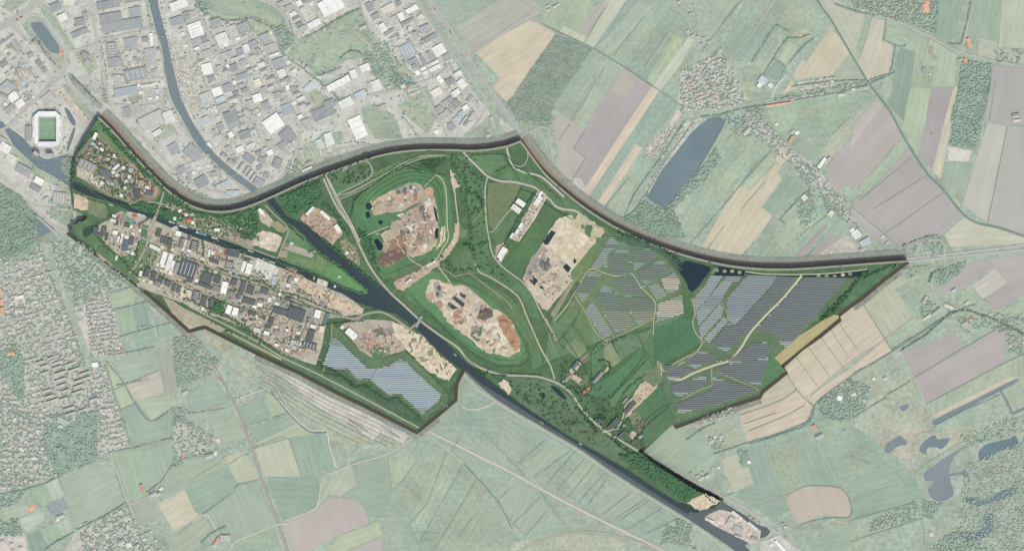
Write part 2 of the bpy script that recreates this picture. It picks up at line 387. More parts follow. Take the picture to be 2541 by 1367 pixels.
wo 132,144,148 2351,1131 2402,1104 2373,1126 2356,1159 2358,1190 2367,1223 2351,1238 2329,1244 2310,1232 2303,1212 2319,1194 2297,1192 2293,1172 2319,1153
wo 128,142,147 2356,1175 2384,1170 2395,1162 2407,1198 2387,1178 2356,1181
wo 112,132,140 2430,1117 2452,1100 2505,1088 2520,1080 2525,1107 2483,1117 2452,1137 2430,1139
wo 116,134,142 2391,1233 2417,1233 2439,1239 2457,1234 2481,1218 2518,1207 2525,1221 2492,1238 2452,1247 2428,1255 2395,1243
wo 116,134,142 2354,1359 2382,1319 2424,1319 2444,1295 2439,1282 2461,1272 2467,1291 2461,1319 2435,1335 2402,1346 2373,1339 2358,1361
wo 124,140,146 2232,1010 2245,1003 2256,1005 2248,1018 2238,1018
g 150,176,156 1895,1140 1990,1110 2080,1200 2035,1206 1995,1208 1950,1230 1900,1150
c 146,172,156 1830,1110 1900,1105 1945,1225 1875,1255 1825,1210
c 184,188,166 1790,1140 1830,1125 1840,1160 1858,1158 1870,1200 1815,1222 1800,1180
c 146,172,156 1820,1222 1945,1228 1962,1265 1910,1285 1870,1258
c 148,174,156 1975,1150 1990,1090 2030,1100 2075,1200 2030,1206 1980,1200
so 196,186,172 1952,1228 1995,1208 2035,1206 2085,1212 2105,1240 2108,1278 2085,1281 2035,1278 2010,1290 1980,1302 1975,1290
r 156,178,158 1985,1300 2040,1282 2110,1284 2180,1265 2200,1420 2000,1420 1960,1340
c 152,178,158 2000,1340 2110,1310 2120,1420 2040,1420
c 146,174,156 2115,1245 2272,1180 2290,1242 2120,1292
c 150,176,156 2110,1190 2240,1150 2268,1178 2112,1240
g 164,182,160 1830,1030 1845,1095 1820,1100 1760,1130 1720,1100 1700,1080
r 178,184,170 1690,1056 1826,1003 1828,1028 1770,1045 1740,1060 1700,1062
c 156,180,158 1585,1116 1665,1046 1675,1056 1740,1065 1760,1100 1790,1150 1735,1195 1690,1180 1635,1150 1590,1126
# south of the canal and the southern fields
g 152,176,160 1143,925 1231,997 1348,1067 1447,1126 1690,1284 1720,1420 1660,1367 1457,1270 1270,1172 1059,1064 1040,1062 1082,1030 1127,990 1128,950
g 148,174,158 1062,1060 1127,990 1135,975 1225,1000 1260,1020 1240,1090 1120,1090
c 158,180,158 1330,1130 1370,1100 1400,1110 1330,1190 1300,1180
c 162,184,160 1400,1180 1460,1130 1490,1150 1430,1230
c 160,180,160 1480,1265 1560,1200 1600,1240 1530,1300
g 150,176,158 1010,1075 1046,1066 1060,1070 1180,1135 1350,1220 1440,1270 1500,1367 1520,1420 950,1420 950,1300 900,1265 840,1170 880,1145 1000,1100
g 162,182,156 962,1136 1008,1110 1032,1150 1000,1190 972,1215
c 150,174,156 850,1180 960,1138 975,1215 960,1260 905,1262 880,1235 845,1230
g 158,178,158 1000,1195 1060,1120 1110,1130 1040,1270 1000,1250
g 160,182,158 1060,1180 1110,1125 1150,1150 1070,1300 1030,1300
g 156,178,156 1080,1350 1180,1165 1200,1200 1230,1280 1180,1400
c 162,180,160 1230,1290 1270,1180 1340,1230 1380,1290 1300,1340
r 150,166,152 1188,1205 1198,1202 1206,1222 1190,1248 1180,1240
r 168,182,160 1275,1345 1400,1320 1520,1330 1600,1420 1230,1420
p 192,189,181 610,868 640,882 750,935 850,988 930,1028 1010,1065 1018,1075 1002,1100 943,1074 926,1091 850,1048 758,988 738,962 660,905
r 166,180,160 505,815 560,860 640,910 738,965 758,995 850,1055 920,1092 850,1110 780,1060 720,1000 690,960 640,930 590,940 550,870 500,830
g 160,182,158 262,895 277,898 345,995 301,1019 252,895
c 172,190,160 252,894 277,898 312,953 281,968
c 162,184,162 281,896 384,869 395,918 312,953
c 188,186,170 314,953 397,918 408,977 336,992
s 170,173,163 386,869 430,863 440,910 432,973 408,977 397,918
c 172,192,160 281,968 311,956 334,999 295,1018
c 170,188,160 340,993 430,979 440,1000 377,1045
c 150,176,157 301,1019 336,1001 373,1047 327,1078
c 154,180,158 327,1080 373,1049 413,1080 325,1104
c 146,174,156 378,1045 430,1012 432,1060 413,1080
c 152,178,160 460,988 534,929 569,999 468,1023
c 148,172,154 430,1040 460,1030 455,1100 430,1120 415,1095
c 162,184,160 468,1035 565,1003 610,1085 545,1115 530,1080 528,1040
c 146,173,156 591,1012 650,981 672,1032 607,1056
c 168,188,160 657,979 674,973 714,1021 672,1032
c 148,175,158 624,1060 710,1032 734,1052 637,1098
c 172,188,160 710,1020 735,1045 790,1075 720,1085 640,1108 637,1098 734,1052
c 182,192,166 631,1113 714,1087 748,1183 657,1181
c 147,175,155 718,1087 811,1076 828,1161 749,1183
c 144,172,155 661,1184 791,1181 793,1221 782,1262 703,1293
s 190,182,176 705,1297 784,1264 819,1232 842,1233 884,1240 904,1265 915,1296 840,1329 760,1367 780,1420 740,1420
c 178,191,160 842,1329 939,1291 948,1329 853,1367 800,1380
s 188,182,178 853,1369 948,1331 952,1420 830,1420
c 176,186,164 800,1225 830,1165 870,1150 885,1200 845,1228
c 147,176,155 457,1210 563,1157 589,1199 578,1218 503,1273 484,1269
c 196,194,168 391,1249 456,1211 484,1269 495,1276 442,1324 428,1312
c 182,190,162 556,1135 593,1117 618,1133 641,1190 593,1199 569,1153
c 158,180,160 589,1203 641,1193 690,1298 590,1345 530,1305 510,1275
c 166,180,158 425,1322 500,1278 535,1318 510,1340 440,1400 420,1360
g 154,180,156 585,1345 680,1305 700,1367 710,1420 600,1420 570,1367
c 160,182,158 420,1165 450,1140 520,1130 560,1155 455,1208 420,1225
c 165,183,162 145,1181 239,1142 292,1192 307,1247 193,1311 162,1227
c 160,184,160 277,1122 351,1115 391,1199 360,1221 320,1243
c 156,180,158 360,1118 430,1091 440,1140 393,1199
s 172,178,164 327,1249 362,1236 388,1254 404,1282 342,1300
c 158,186,158 83,1214 114,1201 132,1240 101,1254
c 180,196,182 114,1201 143,1186 162,1229 132,1240
p=sports_pitch 140,150,150 114,1254 158,1232 173,1260 132,1281
c=sports_pitch 180,197,182 48,1286 101,1269 112,1289 64,1317
p=clay_court 216,166,140 65,1259 86,1251 90,1262 69,1272
c=sports_pitch 156,186,156 110,1313 140,1300 156,1330 127,1348
c=sports_pitch 172,191,176 140,1300 171,1282 182,1319 156,1330
c=sports_pitch 138,166,150 66,1328 97,1313 119,1354 83,1385
g 162,186,160 0,1264 50,1247 66,1275 18,1297
g 158,182,158 35,1290 48,1286 64,1317 45,1325
c=sports_pitch 170,190,160 274,729 329,720 334,749 277,766
c=sports_pitch 156,185,154 283,773 318,764 340,810 296,826
c=sports_pitch 144,170,158 325,764 358,753 375,801 340,810
c=sports_pitch 150,176,160 382,786 410,777 426,823 393,841
c=sports_pitch 148,178,157 329,826 378,815 391,843 338,860
g 160,182,160 358,740 400,745 430,790 420,810 380,775
r 168,176,160 420,830 480,825 545,900 560,960 520,930 470,910 430,900
v 170,180,168 -60,640 100,610 140,700 160,760 200,880 250,1010 210,1040 170,1080 60,1110 -60,1110
r 152,172,154 -60,600 60,630 90,605 85,640 0,660 -60,680
v 164,178,164 130,600 210,600 330,700 275,722 200,760 165,720 140,660
g 160,186,160 187,670 202,665 222,683 219,692 193,698
v 184,185,178 212,745 272,730 300,840 310,880 225,885 195,800
v 180,184,176 225,900 260,900 320,1105 240,1135 215,1050
r 142,164,146 110,1030 240,1020 240,1140 145,1180 110,1120
r 150,170,152 0,860 40,850 60,900 60,1010 0,925
v 170,180,168 -60,1090 120,1100 140,1180 0,1225 -60,1240
v 174,182,170 200,1300 320,1255 390,1400 200,1400 150,1380
v 170,180,166 430,1040 460,1050 540,1090 500,1130 430,1110
v 188,188,182 -60,1330 60,1320 80,1420 -60,1420
v 172,180,170 1690,175 1740,155 1790,120 1860,255 1780,275 1700,275 1680,250
v 176,184,172 1900,255 2080,225 2150,215 2155,222 2000,248 1905,268
v 170,180,168 1840,275 1880,290 1960,360 2030,420 2100,500 2135,570 2110,555 2030,470 1950,385 1860,320
v 176,182,170 1978,205 2068,190 2070,215 1985,225
v 186,186,178 1600,392 1604,365 1650,325 1682,268 1692,285 1655,335
v 176,184,170 1700,300 1755,292 1715,330 1640,425 1610,480 1600,470 1650,400
# ---- inside the terrace (capital letters)
P 172,165,150 232,570 300,524 345,530 424,565 475,586 563,617 631,639 694,663 749,687 804,711 850,729 884,751 905,768 900,780 840,785 812,790 800,860 785,905 700,880 640,848 575,808 520,785 450,750 345,712 330,690 250,640
R 86,118,80 180,560 215,545 240,560 262,600 300,640 350,700 340,705 260,640 200,590
WO 58,84,72 207,572 225,560 236,562 228,580 212,590
R 82,120,80 288,640 330,630 345,640 320,668 300,655
G 94,120,84 352,592 372,600 395,615 392,640 380,655 345,650 335,640
R 84,118,78 330,650 345,640 385,655 350,690 322,680
R 84,114,78 345,600 352,592 332,660 320,668
P 140,140,118 190,385 238,330 262,350 290,372 330,402 345,430 395,455 408,470 385,500 320,508 270,490 250,480 215,450 190,440
P 178,172,156 194,412 235,428 262,440 275,455 265,470 240,462 215,450 193,438
R 84,122,80 248,298 285,330 329,380 373,428 405,465 390,462 345,420 300,378 262,338 235,322 230,317
G 104,128,84 246,322 262,335 300,375 316,390 308,396 290,378 262,350 245,332
P 176,142,126 322,405 335,408 365,450 395,470 388,490 345,485 330,470 325,430
D 204,186,164 185,478 222,488 246,508 240,520 262,530 250,528 210,522 186,518
R 112,126,92 222,490 260,502 270,530 262,545 220,530
R 74,106,72 325,510 352,500 392,508 388,530 370,528
R 72,104,70 395,515 430,520 460,540 455,555 398,538
R 84,112,78 180,440 215,452 262,485 330,505 372,524 430,546 420,560 330,520 250,500 182,478
R 78,114,76 408,478 449,500 479,515 540,530 610,522 640,512 655,520 640,545 560,540 470,530 430,500
P 156,150,132 412,500 445,512 480,528 560,545 610,560 640,560 640,600 620,625 560,605 500,578 440,555 432,520
V 112,132,98 440,520 520,532 560,545 560,590 520,580 450,560
R 92,126,84 560,540 610,535 645,560 640,600 600,590 560,560
P 182,172,155 640,515 655,520 680,550 670,565 648,550
DO 208,194,174 631,589 653,572 677,578 701,589 697,608 688,626 661,619 628,608
G 142,142,104 670,555 690,548 715,568 708,578 690,575
R 84,124,80 700,600 714,571 727,558 760,590 804,632 850,661 884,692 917,724 915,731 890,733 850,712 815,698 749,667 700,645 690,640
G 96,130,86 714,573 730,568 757,595 751,617 720,606
G 100,130,86 716,632 742,638 740,652 712,645
G 104,130,88 742,640 785,645 780,670 742,655
G 108,132,90 790,632 813,638 803,678 781,666
GO 92,140,86 820,660 850,663 880,690 905,720 885,725 850,708 800,690
P 160,154,136 700,605 720,606 760,620 780,632 775,640 740,630 705,618
P 158,154,134 696,622 714,622 712,640 692,636
R 80,112,76 600,522 661,494 793,440 850,424 884,408 925,395 905,440 860,455 830,470 800,500 770,520 740,545 720,528 690,500 660,520
D 184,164,142 745,542 780,514 815,532 840,550 852,578 826,610 800,590 770,565
R 86,112,78 800,440 840,430 890,408 920,410 925,430 900,450 850,462 815,465
R 78,110,74 802,500 822,505 860,560 885,605 925,670 965,722 960,735 930,700 890,660 850,632 842,610 855,580 830,540
D 150,146,112 842,600 860,592 880,612 895,640 890,660 862,640
G 84,122,78 830,470 905,440 990,400 1060,385 1120,385 1115,395 1050,392 1000,410 930,450 840,500
G 78,122,78 880,500 905,470 965,430 1010,418 1060,425 1105,440 1120,500 1125,600 1100,640 1065,665 990,690 950,690 925,650 905,610 885,570 878,530
DO 182,168,148 919,500 950,485 980,472 1016,453 1037,456 1053,473 1068,464 1076,475 1078,490 1086,530 1090,580 1082,612 1060,627 1024,640 1011,632 990,640 960,630 940,620 955,600 945,580 925,583 972,560 972,550 1000,545 975,527 928,535 922,520
P 146,144,138 981,472 1000,462 1018,455 1034,457 1046,470 1032,478 1005,478 985,486
D 196,178,150 920,502 950,488 980,476 984,488 950,500 928,512
D 190,158,130 1052,475 1068,464 1077,475 1077,492 1066,498
D 168,122,96 1030,474 1038,478 1033,498 1026,496
D 150,120,98 978,590 1000,580 1010,600 1005,640 985,648 955,640 962,620
G 106,92,82 934,637 975,620 1005,612 1011,632 990,645 954,665 940,655
D 172,150,138 1020,515 1055,508 1075,540 1078,575 1060,590 1040,560
P 116,112,112 1040,512 1052,508 1060,530 1068,540 1052,540 1045,530
D 232,226,216 1053,502 1066,498 1074,508 1060,514
D 222,214,200 978,528 996,522 1005,532 990,538
D 214,190,168 1000,600 1030,590 1045,600 1060,618 1050,625 1030,620 1015,612
G 84,122,78 935,536 972,528 1000,524 1030,505 1050,502 1030,515 1000,530 960,540
R 66,108,70 935,568 972,558 975,568 940,580
D 206,196,160 1095,565 1106,560 1106,590 1096,612 1080,622 1092,595
W 30,50,62 910,506 919,503 925,514 918,521 909,519
W 30,50,62 907,527 917,525 920,538 911,543
W 26,46,58 938,549 948,547 952,553 943,558
W 28,48,60 929,595 938,592 952,610 948,622 938,620 930,603
W 52,62,66 1076,512 1082,518 1088,548 1084,552 1078,530
W 40,56,60 1079,568 1089,566 1088,590 1080,594
R 88,114,78 985,680 1030,650 1064,640 1075,650 1060,670 1000,715 975,705
D 188,170,150 978,700 1000,688 1040,672 1060,650 1085,640 1092,660 1070,668 1068,680 1030,700 1000,722 985,718
R 84,116,78 1115,640 1160,600 1175,620 1178,650 1200,680 1170,680 1130,668 1095,660
D 206,188,164 1118,420 1124,430 1136,436 1144,462 1130,468 1126,478 1120,440
D 200,182,158 1128,555 1140,552 1141,580 1138,595 1100,650 1090,640 1120,600 1130,575
R 100,122,84 1140,560 1160,570 1160,590 1140,590
GO 86,128,84 1003,722 1030,700 1060,680 1075,672 1110,680 1120,700 1170,705 1215,735 1262,780 1295,840 1310,880 1285,900 1240,905 1180,875 1120,825 1060,770 1015,745
DO 204,188,166 1055,725 1066,696 1084,694 1104,703 1123,709 1150,708 1172,727 1222,765 1255,779 1275,805 1291,850 1289,872 1265,885 1213,876 1182,856 1170,842 1150,830 1114,801 1086,757 1062,742
D 196,176,150 1060,728 1075,722 1078,735 1068,740
P 148,146,140 1076,700 1090,700 1100,735 1085,742 1078,720
D 176,138,112 1233,786 1255,779 1272,803 1290,845 1292,862 1280,872 1262,850 1240,815
D 184,146,118 1120,778 1140,766 1160,772 1150,800 1130,805
P 116,108,102 1192,764 1222,764 1224,784 1204,795 1183,790
P 170,168,160 1190,745 1210,760 1190,768 1175,772
R 92,114,84 1170,820 1200,805 1190,850 1168,835
W 66,82,90 1128,733 1154,753 1149,763 1122,740
W 66,80,86 1114,749 1138,764 1123,768 1110,757
W 72,88,94 1140,724 1158,733 1154,742 1143,735
G 84,118,78 1125,700 1160,690 1210,700 1270,740 1300,790 1340,860 1345,905 1320,915 1310,850 1255,775 1200,720
R 88,120,84 1120,385 1165,385 1180,400 1170,420 1150,440 1145,400
R 82,118,78 1125,440 1145,400 1160,430 1200,450 1205,560 1215,620 1250,665 1310,720 1345,790 1320,790 1290,730 1240,700 1190,675 1175,650 1165,560 1155,480
G 90,124,84 1155,385 1250,382 1265,420 1230,440 1195,425 1165,400
R 84,118,78 1210,440 1262,405 1300,430 1345,440 1420,500 1480,555 1560,590 1660,648 1650,658 1570,612 1480,575 1400,520 1340,470 1290,455
G 106,124,84 1213,455 1262,452 1292,460 1280,490 1262,520 1225,568 1214,560 1208,500
G 84,116,78 1300,462 1330,470 1300,520 1255,600 1225,640 1216,600 1225,572 1262,522
R 76,108,72 1212,575 1222,575 1232,610 1230,640 1222,620
P 186,178,162 1335,473 1357,491 1330,540 1289,600 1266,592 1280,568 1310,520
D 188,170,150 1232,610 1250,602 1262,622 1245,652 1228,640
G 76,112,72 1360,495 1389,518 1375,543 1350,590 1292,685 1255,657 1295,600
P 190,182,160 1387,541 1420,533 1500,576 1462,632 1422,695 1358,770 1345,765 1297,692 1340,614
D 212,198,174 1387,541 1411,556 1471,602 1431,654 1380,636 1356,612 1350,600 1368,566
P 184,172,154 1343,610 1356,615 1400,646 1422,688 1392,728 1359,766 1346,762 1297,692 1318,641
D 192,184,152 1409,548 1432,530 1450,535 1478,556 1500,572 1471,602
R 92,120,80 1415,530 1425,518 1436,528 1425,545
R 84,112,76 1450,575 1455,558 1470,560 1466,590 1455,585
P 150,146,142 1318,640 1345,610 1355,615 1352,650 1320,680 1310,690 1300,690
P 118,120,122 1338,655 1360,645 1368,660 1358,675 1342,668
G 100,128,84 1500,585 1512,590 1440,700 1415,692 1416,675 1470,610
G 128,134,104 1365,780 1415,700 1432,690 1375,790
G 118,130,98 1370,800 1416,742 1432,760 1400,830 1378,840 1365,815
W 52,64,68 1347,600 1368,571 1379,577 1360,607 1352,608
W 44,60,66 1396,663 1405,653 1417,665 1409,677
W 48,66,72 1422,648 1425,640 1431,648 1424,656
W 50,66,74 1313,696 1324,685 1335,696 1326,709
W 60,70,74 1340,707 1350,714 1347,719 1338,713
D 208,192,168 1330,675 1340,665 1350,680 1340,690
G 88,122,84 1365,800 1380,780 1450,740 1500,840 1480,850 1400,880 1350,900
G 112,132,98 1400,860 1425,840 1445,850 1455,870 1435,890 1420,880
D 132,126,104 1435,890 1466,870 1468,888 1445,900
G 124,140,104 1497,842 1510,838 1540,895 1520,910 1500,900
G 80,120,82 1460,870 1495,845 1500,895 1490,915 1470,935 1465,900
G 86,126,86 1510,990 1605,885 1625,905 1545,1000 1520,1010
G 76,118,80 1445,975 1500,940 1530,920 1590,860 1605,885 1510,988
R 92,122,88 1520,840 1590,825 1590,860 1540,895
G 70,112,78 1620,810 1690,785 1745,800 1735,850 1700,870 1640,905 1620,900
G 82,120,80 1590,825 1620,815 1622,900 1640,905 1625,915 1605,885 1592,860
G 96,124,84 1585,830 1620,812 1590,865
G 76,114,78 1575,1010 1640,950 1660,1000 1605,1050
D 120,112,92 1575,1055 1600,1038 1606,1052 1585,1070
G 116,130,96 1560,1030 1580,1015 1595,1035 1570,1060
G 80,116,78 1595,1060 1660,1010 1672,1050 1600,1110
G 90,120,82 1430,935 1465,925 1455,960 1440,960
R 86,114,82 1262,935 1340,938 1380,955 1410,980 1440,1020 1480,1070 1540,1100 1580,1130 1550,1160 1450,1100 1380,1058 1290,998 1264,975
WO 42,60,58 1365,955 1385,962 1405,985 1400,990 1380,975
W 40,56,58 1336,975 1350,972 1354,985 1345,985
R 76,104,70 1250,925 1262,922 1275,938 1255,945
R 64,98,64 1530,1125 1585,1118 1640,1160 1735,1220 1705,1245 1640,1200 1560,1150
D 212,198,172 1703,1247 1722,1234 1750,1222 1788,1243 1735,1266
G 94,122,86 1480,590 1512,587 1540,600 1610,612 1650,640 1690,690 1697,780 1650,805 1580,815 1500,842 1480,830 1420,745 1425,722 1465,665
R 66,98,76 1520,586 1560,588 1620,608 1690,640 1692,690 1670,660 1640,625 1560,608
WO 34,52,64 1684,670 1700,648 1725,653 1762,664 1752,683 1716,724 1700,695
W 34,52,62 1762,682 1775,660 1850,672 1845,684 1800,684
G 96,124,84 1770,664 1780,662 1770,682 1760,682
W 34,52,62 1850,676 1985,683 2110,675 2155,670 2150,680 2110,688 1996,686 1851,680
G 86,114,80 1716,728 1762,685 2150,690 2095,735 2045,775 1950,860 1905,920 1884,975 1820,998 1746,1022 1676,1048 1645,960 1640,915 1735,860 1720,790
C 186,174,130 1921,887 1983,831 2005,818 2062,780 2079,782 2080,789 2031,829 1937,905
G 78,116,76 1937,906 1948,920 1889,965 1895,920 1910,885 1922,890
R 76,112,76 2060,760 2150,685 2225,655 2160,712 2100,757
R 62,92,66 2032,790 2100,725 2105,735 2060,785 2035,795
D 198,182,158 1574,975 1606,930 1620,925 1640,940 1625,965 1590,1000 1550,1040 1555,1010
D 198,182,158 1412,918 1435,893 1443,905 1425,925 1450,950 1445,958 1420,940
R 104,126,92 1580,925 1650,900 1640,950 1620,960
D 196,180,154 1494,925 1508,908 1512,915 1500,928
D 200,184,160 1560,1080 1568,1068 1580,1075 1570,1092
D 206,192,170 1250,940 1262,945 1268,970 1262,980 1235,950
W 56,72,76 727,560 679,493 662,497 680,520 727,562
W 56,72,76 661,493 679,490 712,537 762,560 789,582 826,608 850,632 884,661 939,705 972,731 1038,786 1088,823 1121,863 1158,900 1202,933 1235,959 1262,980 1300,1006 1350,1041 1400,1075 1450,1104 1500,1131 1560,1166 1620,1206 1680,1244 1705,1250 1735,1267 1732,1271 1713,1268 1703,1272 1680,1258 1589,1201 1479,1131 1378,1067 1348,1049 1259,991 1197,953 1169,929 1148,909 1141,914 1092,874 1059,839 1027,810 983,779 928,764 884,749 850,727 804,709 749,685 694,661 631,637 563,615 475,584 424,563 373,539 325,524 274,502 219,486 182,469 182,447 219,467 274,489 329,508 373,526 430,548 508,578 574,602 639,626 683,641 749,665 815,696 850,710 893,731 917,729 884,692 840,654 804,632 760,589 727,560
D 204,186,158 735,680 755,690 780,710 840,735 880,755 904,765 898,778 850,770 815,760 780,740 760,720 738,700
P 146,144,140 790,740 815,748 812,762 793,755
P 204,196,180 640,640 690,662 688,680 672,700 665,700 650,680 630,668
P 138,136,132 690,730 790,770 780,800 740,800 680,770
G 88,118,78 520,745 560,755 550,785 520,775
R 70,104,68 530,740 560,750 540,775 525,770
R 78,108,72 470,770 540,785 620,820 640,840 625,845 560,815 480,785
P 168,158,142 850,805 880,790 975,795 1000,850 1010,868 960,882 925,888 893,868 868,835
R 92,124,84 915,865 970,860 968,880 930,895
D 214,200,176 976,797 1022,819 1051,834 1090,880 1134,916 1114,945 1097,938 1059,918 1016,874 1000,850 975,830
G 88,116,80 805,900 822,850 820,800 850,825 893,868 925,893 960,888 1005,868 1060,920 1120,975 1105,1010 1060,1040 1050,1040 1000,1000 965,985 920,945 890,950 860,920
R 70,98,70 786,905 840,925 880,955 905,960 960,995 985,985 1048,1042 1030,1045 900,985 800,925
R 82,112,78 560,800 640,835 700,872 785,912 900,975 1040,1060 1034,1065 845,968 749,918 639,867 556,826
# ---- canals outside
w 124,139,144 391,0 395,-60 368,-60 369,0 382,55 395,112 404,156 416,210 424,245 443,280 467,322 497,370 533,405 576,441 622,475 640,492 665,480 640,468 594,434 552,400 519,365 487,318 463,275 442,218 426,152 417,108 403,54
w 98,109,113 1143,912 1231,990 1348,1060 1447,1119 1539,1183 1690,1276 1760,1322 1825,1367 1850,1400 1890,1400 1862,1367 1850,1350 1895,1332 1908,1322 1905,1310 1850,1279 1800,1249 1788,1240 1732,1250 1479,1110 1259,970 1148,895
p 196,184,172 1746,1284 1760,1274 1785,1264 1812,1269 1847,1289 1888,1315 1886,1335 1877,1348 1862,1348 1823,1328 1774,1304
p 190,188,182 1888,1345 1935,1325 1990,1367 2010,1400 1880,1400
p 184,182,172 1855,1275 1895,1300 1905,1308 1880,1300 1855,1282
D 168,150,132 930,505 948,498 950,506 934,513
D 206,190,168 955,492 975,485 978,494 958,501
P 150,148,142 985,470 996,466 999,478 989,480
P 160,158,152 1002,463 1012,459 1015,474 1005,477
D 186,160,136 985,500 995,480 1000,482 990,504
D 196,172,144 1002,498 1012,480 1017,482 1008,500
D 176,150,128 1014,494 1022,478 1026,480 1019,496
D 214,200,180 1012,560 1030,552 1038,566 1020,574
D 206,188,164 1020,580 1036,576 1044,600 1026,604
D 150,146,138 998,572 1010,568 1014,580 1002,584
D 138,130,122 1032,585 1050,578 1054,596 1040,602
D 226,218,204 1044,608 1056,600 1062,614 1052,622
D 168,140,118 1086,745 1100,752 1096,765 1082,757
D 218,206,188 1150,770 1170,780 1165,796 1146,788
D 150,146,136 1168,812 1185,806 1192,818 1174,824
D 190,178,158 1185,850 1200,838 1215,850 1200,862
D 170,150,130 1060,735 1072,728 1080,742 1068,750
D 222,212,194 1200,800 1235,800 1260,845 1250,870 1215,850
P 160,156,148 1330,672 1345,665 1352,680 1338,688
D 170,160,146 1356,684 1370,678 1378,690 1364,698
D 206,196,178 1348,700 1362,696 1368,712 1354,716
D 176,164,148 1375,712 1388,704 1394,716 1380,724
P 170,166,156 1382,655 1396,648 1398,660 1386,666
D 196,150,110 1340,625 1348,622 1350,632 1342,634
G 98,126,86 1440,560 1448,556 1452,566 1444,570
R 92,112,82 925,820 950,812 958,826 938,836
P 140,138,132 955,815 975,810 982,826 962,832
D 190,140,120 905,850 925,842 930,856 912,862
G 124,136,104 1020,840 1032,838 1036,850 1024,852
G 128,138,108 1060,870 1074,868 1076,882 1064,884
G 126,138,106 1040,885 1052,884 1058,898 1046,898
G 130,140,110 1090,905 1102,900 1104,915 1094,918
GO 128,146,104 1783,671 1782,674 1778,675 1774,674 1773,671 1774,668 1778,667 1782,668
GO 150,154,116 1802,673 1801,676 1797,677 1793,676 1792,673 1793,670 1797,669 1801,670
GO 160,158,122 1821,673 1820,676 1816,677 1812,676 1811,673 1812,670 1816,669 1820,670
GO 156,152,116 1839,676 1838,679 1834,680 1830,679 1829,676 1830,673 1834,672 1838,673
GO 130,148,104 2035,684 2034,687 2030,688 2026,687 2025,684 2026,681 2030,680 2034,681
GO 120,142,98 2055,685 2054,688 2050,689 2046,688 2045,685 2046,682 2050,681 2054,682
GO 124,144,100 2075,685 2074,688 2070,689 2066,688 2065,685 2066,682 2070,681 2074,682
GO 188,180,150 2095,682 2094,685 2090,686 2086,685 2085,682 2086,679 2090,678 2094,679
GO 130,146,106 2113,680 2112,683 2108,684 2104,683 2103,680 2104,677 2108,676 2112,677
R 96,92,80 1008,575 1016,572 1018,580 1010,582
D 216,202,180 1440,575 1462,590 1450,610 1428,594
D 222,210,190 1390,560 1410,572 1400,590 1382,580
D 206,190,164 1400,610 1430,630 1420,644 1392,628
P 158,152,130 405,735 425,745 470,770 520,794 562,822 545,824 517,809 506,806 472,817 425,773
P 176,172,158 458,800 480,812 472,816 440,784
G 100,128,92 508,660 522,664 519,676 506,672
G 100,128,92 524,668 536,672 532,686 520,682
G 96,124,88 538,664 556,668 552,684 538,682
G 92,120,86 344,556 372,560 366,588 352,590
P 204,200,190 637,645 690,665 686,682 668,700 650,690 636,672
P 196,190,176 790,690 815,700 812,712 786,704
P 200,190,170 444,700 482,712 478,738 452,745
P 186,180,164 424,566 440,560 446,572 430,580
R 84,116,84 600,632 626,642 622,650 598,642
R 82,112,82 720,745 770,758 772,764 722,752
'''
GP = []; GK = []; ROADP = []
def GT(x, y):
    up = indist(x, y); best = (-1, 'r')
    for (b, p, l, u), k in zip(GP, GK):
        if u == up and l > best[0] and b[0] < x < b[2] and b[1] < y < b[3] and inside(x, y, p): best = (l, k)
    return best[1]
def gz(x, y):
    """height of the topmost ground sheet at a point"""
    up = indist(x, y); z = 0
    for b, p, l, u in GP:
        if u == up and l > z and b[0] < x < b[2] and b[1] < y < b[3] and inside(x, y, p): z = l
    return z+(H if up else 0)
def ragged(p, a):
    out = []
    for i in range(len(p)):
        q, r = p[i], p[(i+1) % len(p)]; n = max(1, int(math.dist(q, r)/6))
        for j in range(n):
            t = j/n; k = a if j else 0
            out.append((q[0]+(r[0]-q[0])*t+random.uniform(-k, k), q[1]+(r[1]-q[1])*t+random.uniform(-k, k)))
    return out
ZN = dict(g='meadow', c='crop_field', s='ploughed_field', r='rough_ground', v='gardens', p='paved_yard', d='sandy_ground', w='water', a='asphalt_area')
for row in GROUND.strip().split('\n'):
    row = row.strip()
    if not row or row[0] == '#': continue
    st, cs, rest = row.split(' ', 2)
    col = tuple(int(q) for q in cs.split(','))
    up = st[0].isupper(); k = st[0].lower()
    pl = pts(rest)
    if (k == 'w' and (not up or 'O' in st)) or 'o' in st.split('=')[0][1:]: pl = smooth(pl, 3, True)
    nm = st.split('=')[1] if '=' in st else ZN[k]
    if up and k in 'gr': col = (col[0]+14, col[1]+11, col[2]+16)
    if up and k == 'd': col = tuple(min(228, q+9) for q in col)
    if up and k == 'p' and min(col) > 118: col = tuple(min(215, q+16) for q in col)
    if not up and k in 'grcv': av = sum(col)/3; col = tuple(q*.8+av*.2+6+e for q, e in zip(col, (3, 0, -1)))
    if not up and k == 'p': col = tuple(min(226, q+13) for q in col)
    if k == 'v': col = tuple(q+6 for q in col)
    if k in 'drp' and '=' not in st: pl = ragged(pl, (2.6 if k == 'd' and up else 1.9) if k != 'p' else .9)
    lz = level('ground', [bb(pl)]); GP.append((bb(pl), pl, lz, up)); GK.append(k)
    sheet(nm, pl, GM[k], col, (H if up else 0)+lz)
